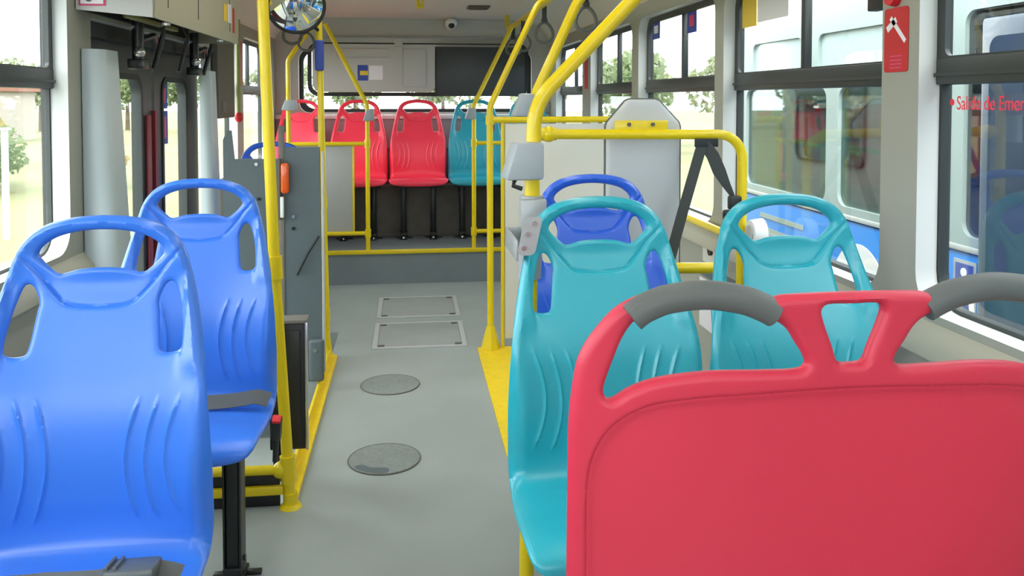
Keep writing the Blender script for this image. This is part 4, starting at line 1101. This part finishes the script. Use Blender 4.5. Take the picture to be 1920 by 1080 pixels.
# blue curtain-like streaks: dark door leaves with vertical frames
for y in (2.55, 2.85, 3.12):
    b = N(); box(b, BX + .062, BX + .09, y - .02, y + .02, .77, 1.74); obj('door_frame', b, 'bus_dark', t)
b = N(); box(b, BX - .004, BX - .001, 3.10, 3.24, .42, .70); fr_ = obj('wheelchair_emblem', b, 'bus_white', t, 'white-framed wheelchair square')
b = N(); box(b, BX - .007, BX - .004, 3.115, 3.225, .435, .685); obj('emblem_field', b, 'sticker_blue', fr_)
b = N(); cyl(b, (BX - .007, 3.17, .65), (BX - .010, 3.17, .65), .018); tube(b, [(BX - .008, 3.17, .63), (BX - .008, 3.165, .55), (BX - .008, 3.12, .54), (BX - .008, 3.11, .47)], .011); obj('emblem_figure', b, 'white', fr_)
b = N()
arc = [(BX - .006, 3.98 + .22 * math.cos(a), .31 + .26 * math.sin(a)) for a in np.linspace(-.2, PI * .8, 24)]
sweep(b, arc, [(-.055, -.003), (.055, -.003), (.055, .003), (-.055, .003)], up=(1, 0, 0)); obj('white_swoosh', b, 'white', t, 'white curved emblem on the blue side')
b = N(); box(b, BX - .004, BX - .001, 4.55, 5.3, .50, .54); box(b, BX - .004, BX - .001, 4.6, 5.2, .60, .63); obj('side_lettering_bars', b, 'bus_pale', t)
# trees and bushes
def leaf_cloud(name, n, sx, sy, sz, size, material, seed):
    r = np.random.default_rng(seed); b = N()
    lob = [(r.uniform(-.55, .55) * sx, r.uniform(-.55, .55) * sy, r.uniform(-.35, .45) * sz, r.uniform(.4, .62)) for _ in range(9)]
    for k in range(n):
        cx, cy, cz, rr = lob[r.integers(len(lob))]
        d = r.normal(size=3); d /= np.linalg.norm(d); q = r.uniform(.75, 1.0) * rr
        p = Vector((cx + d[0] * q * sx, cy + d[1] * q * sy, cz + d[2] * q * sz))
        a = Vector(r.normal(size=3)).normalized(); c = a.cross(Vector(r.normal(size=3))).normalized(); s = size * r.uniform(.6, 1.3)
        vs = [b.verts.new(p + a * s * i + c * s * .55 * j) for i, j in ((-1, 0), (0, -1), (1, 0), (0, 1))]; b.faces.new(vs)
    me = bpy.data.meshes.new(name); b.to_mesh(me); b.free(); me.materials.append(MATS[material])
    return me
TREE = [leaf_cloud('crown', 1500, 2.2, 2.2, 2.0, .20, 'leaf', 1), leaf_cloud('crown', 1500, 2.4, 2.2, 1.8, .20, 'leaf_pale', 2), leaf_cloud('crown', 1300, 2.0, 2.0, 2.3, .20, 'leaf', 3)]
BUSH = [leaf_cloud('foliage', 700, 1.1, 1.1, .9, .12, 'leaf', 4), leaf_cloud('foliage', 700, 1.2, 1.0, .8, .12, 'leaf_olive', 5)]
b = N(); cyl(b, (0, 0, 0), (0, 0, 2.4), .16, .10, 10); TRUNK = finish(b, 'trunk', 'bark')
b = N(); cyl(b, (0, 0, 0), (0, 0, .7), .06, .04, 8); STEM = finish(b, 'stem', 'bark')
def tree(x, y, s, k, label, group):
    t = thing('tree', label, 'tree', (x, y, GZ), group)
    c = inst('crown', TREE[k], t, (0, 0, 3.0 * s)); c.scale = (s, s, s); c.rotation_euler = (0, 0, random.uniform(0, 6))
    c = inst('trunk', TRUNK, t); c.scale = (s, s, s)
def bush(x, y, s, k, label, group):
    t = thing('bush', label, 'bush', (x, y, GZ), group)
    c = inst('foliage', BUSH[k], t, (0, 0, .75 * s)); c.scale = (s, s, s); c.rotation_euler = (0, 0, random.uniform(0, 6))
    c = inst('stem', STEM, t); c.scale = (s, s, s)
for x, y, s, k in ((-33, 66, 1.2, 0), (-25, 60, 1.0, 1), (-36, 80, 1.3, 1), (-44, 88, 1.2, 2), (-20, 62, 1.0, 0), (-28, 84, 1.2, 1), (-15, 58, 1.0, 2), (-9, 60, 1.1, 1), (-4, 62, 1.0, 0)):
    tree(x, y, s, k, 'tree in the far line of trees across the field on the left', 'trees across the left field')
for x, y, s, k in ((2, 50, 1.0, 1), (7, 44, .9, 1), (11, 38, 1.0, 1), (9, 33, .9, 0), (15, 36, 1.0, 1), (14, 30, .8, 1), (20, 34, 1.1, 0)):
    tree(x, y, s, k, 'tree beyond the grass seen through the rear right windows', 'trees beyond the right windows')
for x, y, s, k in ((-9.6, 20.5, 1.0, 0), (-11.2, 22, 1.1, 0), (-12.5, 23.5, 1.1, 0), (-13.5, 28, 1.2, 1), (-16, 31, 1.3, 1), (-7.6, 21, .8, 1)):
    bush(x, y, s, k, 'bush on the grass outside the left windows', 'bushes outside the left windows')
for x, y, w, d, h, l in ((-24, 46, 7, 5, 2.6, 'pale low house with a red roof across the left field, nearer one'), (-34, 58, 9, 5, 2.8, 'pale low house with a red roof across the left field, farther one')):
    t = thing('house', l, 'house', (x, y, GZ))
    b = N(); box(b, x - w / 2, x + w / 2, y - d / 2, y + d / 2, GZ, GZ + h); obj('walls', b, 'house_wall', t)
    b = N()
    A = [b.verts.new((x + sx * (w / 2 + .3), y + sy, z)) for sx in (-1, 1) for sy, z in ((-d / 2 - .3, GZ + h), (d / 2 + .3, GZ + h), (0, GZ + h + 1.2))]
    for f in ((0, 1, 2), (3, 5, 4), (0, 3, 4, 1), (1, 4, 5, 2), (2, 5, 3, 0)): b.faces.new([A[i] for i in f])
    obj('roof', b, 'house_roof', t)
    for k in (-.3, .1, .35):
        b = N(); box(b, x + w * k - .4, x + w * k + .4, y - d / 2 - .03, y - d / 2, GZ + 1, GZ + 2); obj('window', b, 'bus_dark', t)
b = N(); cyl(b, (-6.2, 13.6, GZ), (-6.2, 13.6, GZ + 1.7), .05, n=12); box(b, -6.27, -6.13, 13.53, 13.67, GZ + 1.7, GZ + 1.74)
tag(obj('field_post', b, 'bus_white'), 'white post standing in the grass outside the left window', 'post')

# ------------------------------------------------------------------ light
W = bpy.data.worlds.new('overcast_sky'); S.world = W; W.use_nodes = True
nt = W.node_tree; bg = nt.nodes['Background']
tc = nt.nodes.new('ShaderNodeTexCoord'); nz = nt.nodes.new('ShaderNodeTexNoise'); nz.inputs['Scale'].default_value = 2.5; nz.inputs['Detail'].default_value = 6
rp = nt.nodes.new('ShaderNodeValToRGB')
rp.color_ramp.elements[0].position = .35; rp.color_ramp.elements[0].color = (.86, .92, 1.0, 1)
rp.color_ramp.elements[1].position = .65; rp.color_ramp.elements[1].color = (1, 1, 1, 1)
nt.links.new(tc.outputs['Generated'], nz.inputs['Vector']); nt.links.new(nz.outputs['Fac'], rp.inputs['Fac']); nt.links.new(rp.outputs['Color'], bg.inputs['Color'])
bg.inputs['Strength'].default_value = 3.4
sl = bpy.data.lights.new('veiled_sun', 'SUN'); sl.energy = 2.2; sl.angle = math.radians(25); sl.color = (1, .97, .92)
so = bpy.data.objects.new('veiled_sun', sl); C.objects.link(so); so.rotation_euler = (math.radians(38), math.radians(-22), math.radians(10))

# ------------------------------------------------------------------ camera
F, YAW, PIT = 1550.0, math.atan(192 / 1550.0), math.radians(2.0)
cam = bpy.data.cameras.new('camera'); co = bpy.data.objects.new('camera', cam); C.objects.link(co)
fw = Vector((math.sin(YAW) * math.cos(PIT), math.cos(YAW) * math.cos(PIT), -math.sin(PIT)))
rt = Vector((math.cos(YAW), -math.sin(YAW), 0)); up = rt.cross(fw)
co.matrix_world = Matrix(((rt.x, up.x, -fw.x, 0), (rt.y, up.y, -fw.y, 0), (rt.z, up.z, -fw.z, 1.37), (0, 0, 0, 1)))
cam.sensor_width = 36; cam.lens = 36 * F / 1920
cam.shift_y = -(540 - (187 + F * math.tan(PIT))) / 1920
cam.clip_start = .05; cam.clip_end = 400
S.camera = co
S.view_settings.view_transform = 'Standard'; S.view_settings.look = 'None'
S.view_settings.exposure = 1.08; S.view_settings.gamma = 1.0; S.view_settings.use_curve_mapping = False
S.cycles.use_denoising = True
S.cycles.max_bounces = 12; S.cycles.transparent_max_bounces = 24; S.cycles.diffuse_bounces = 6
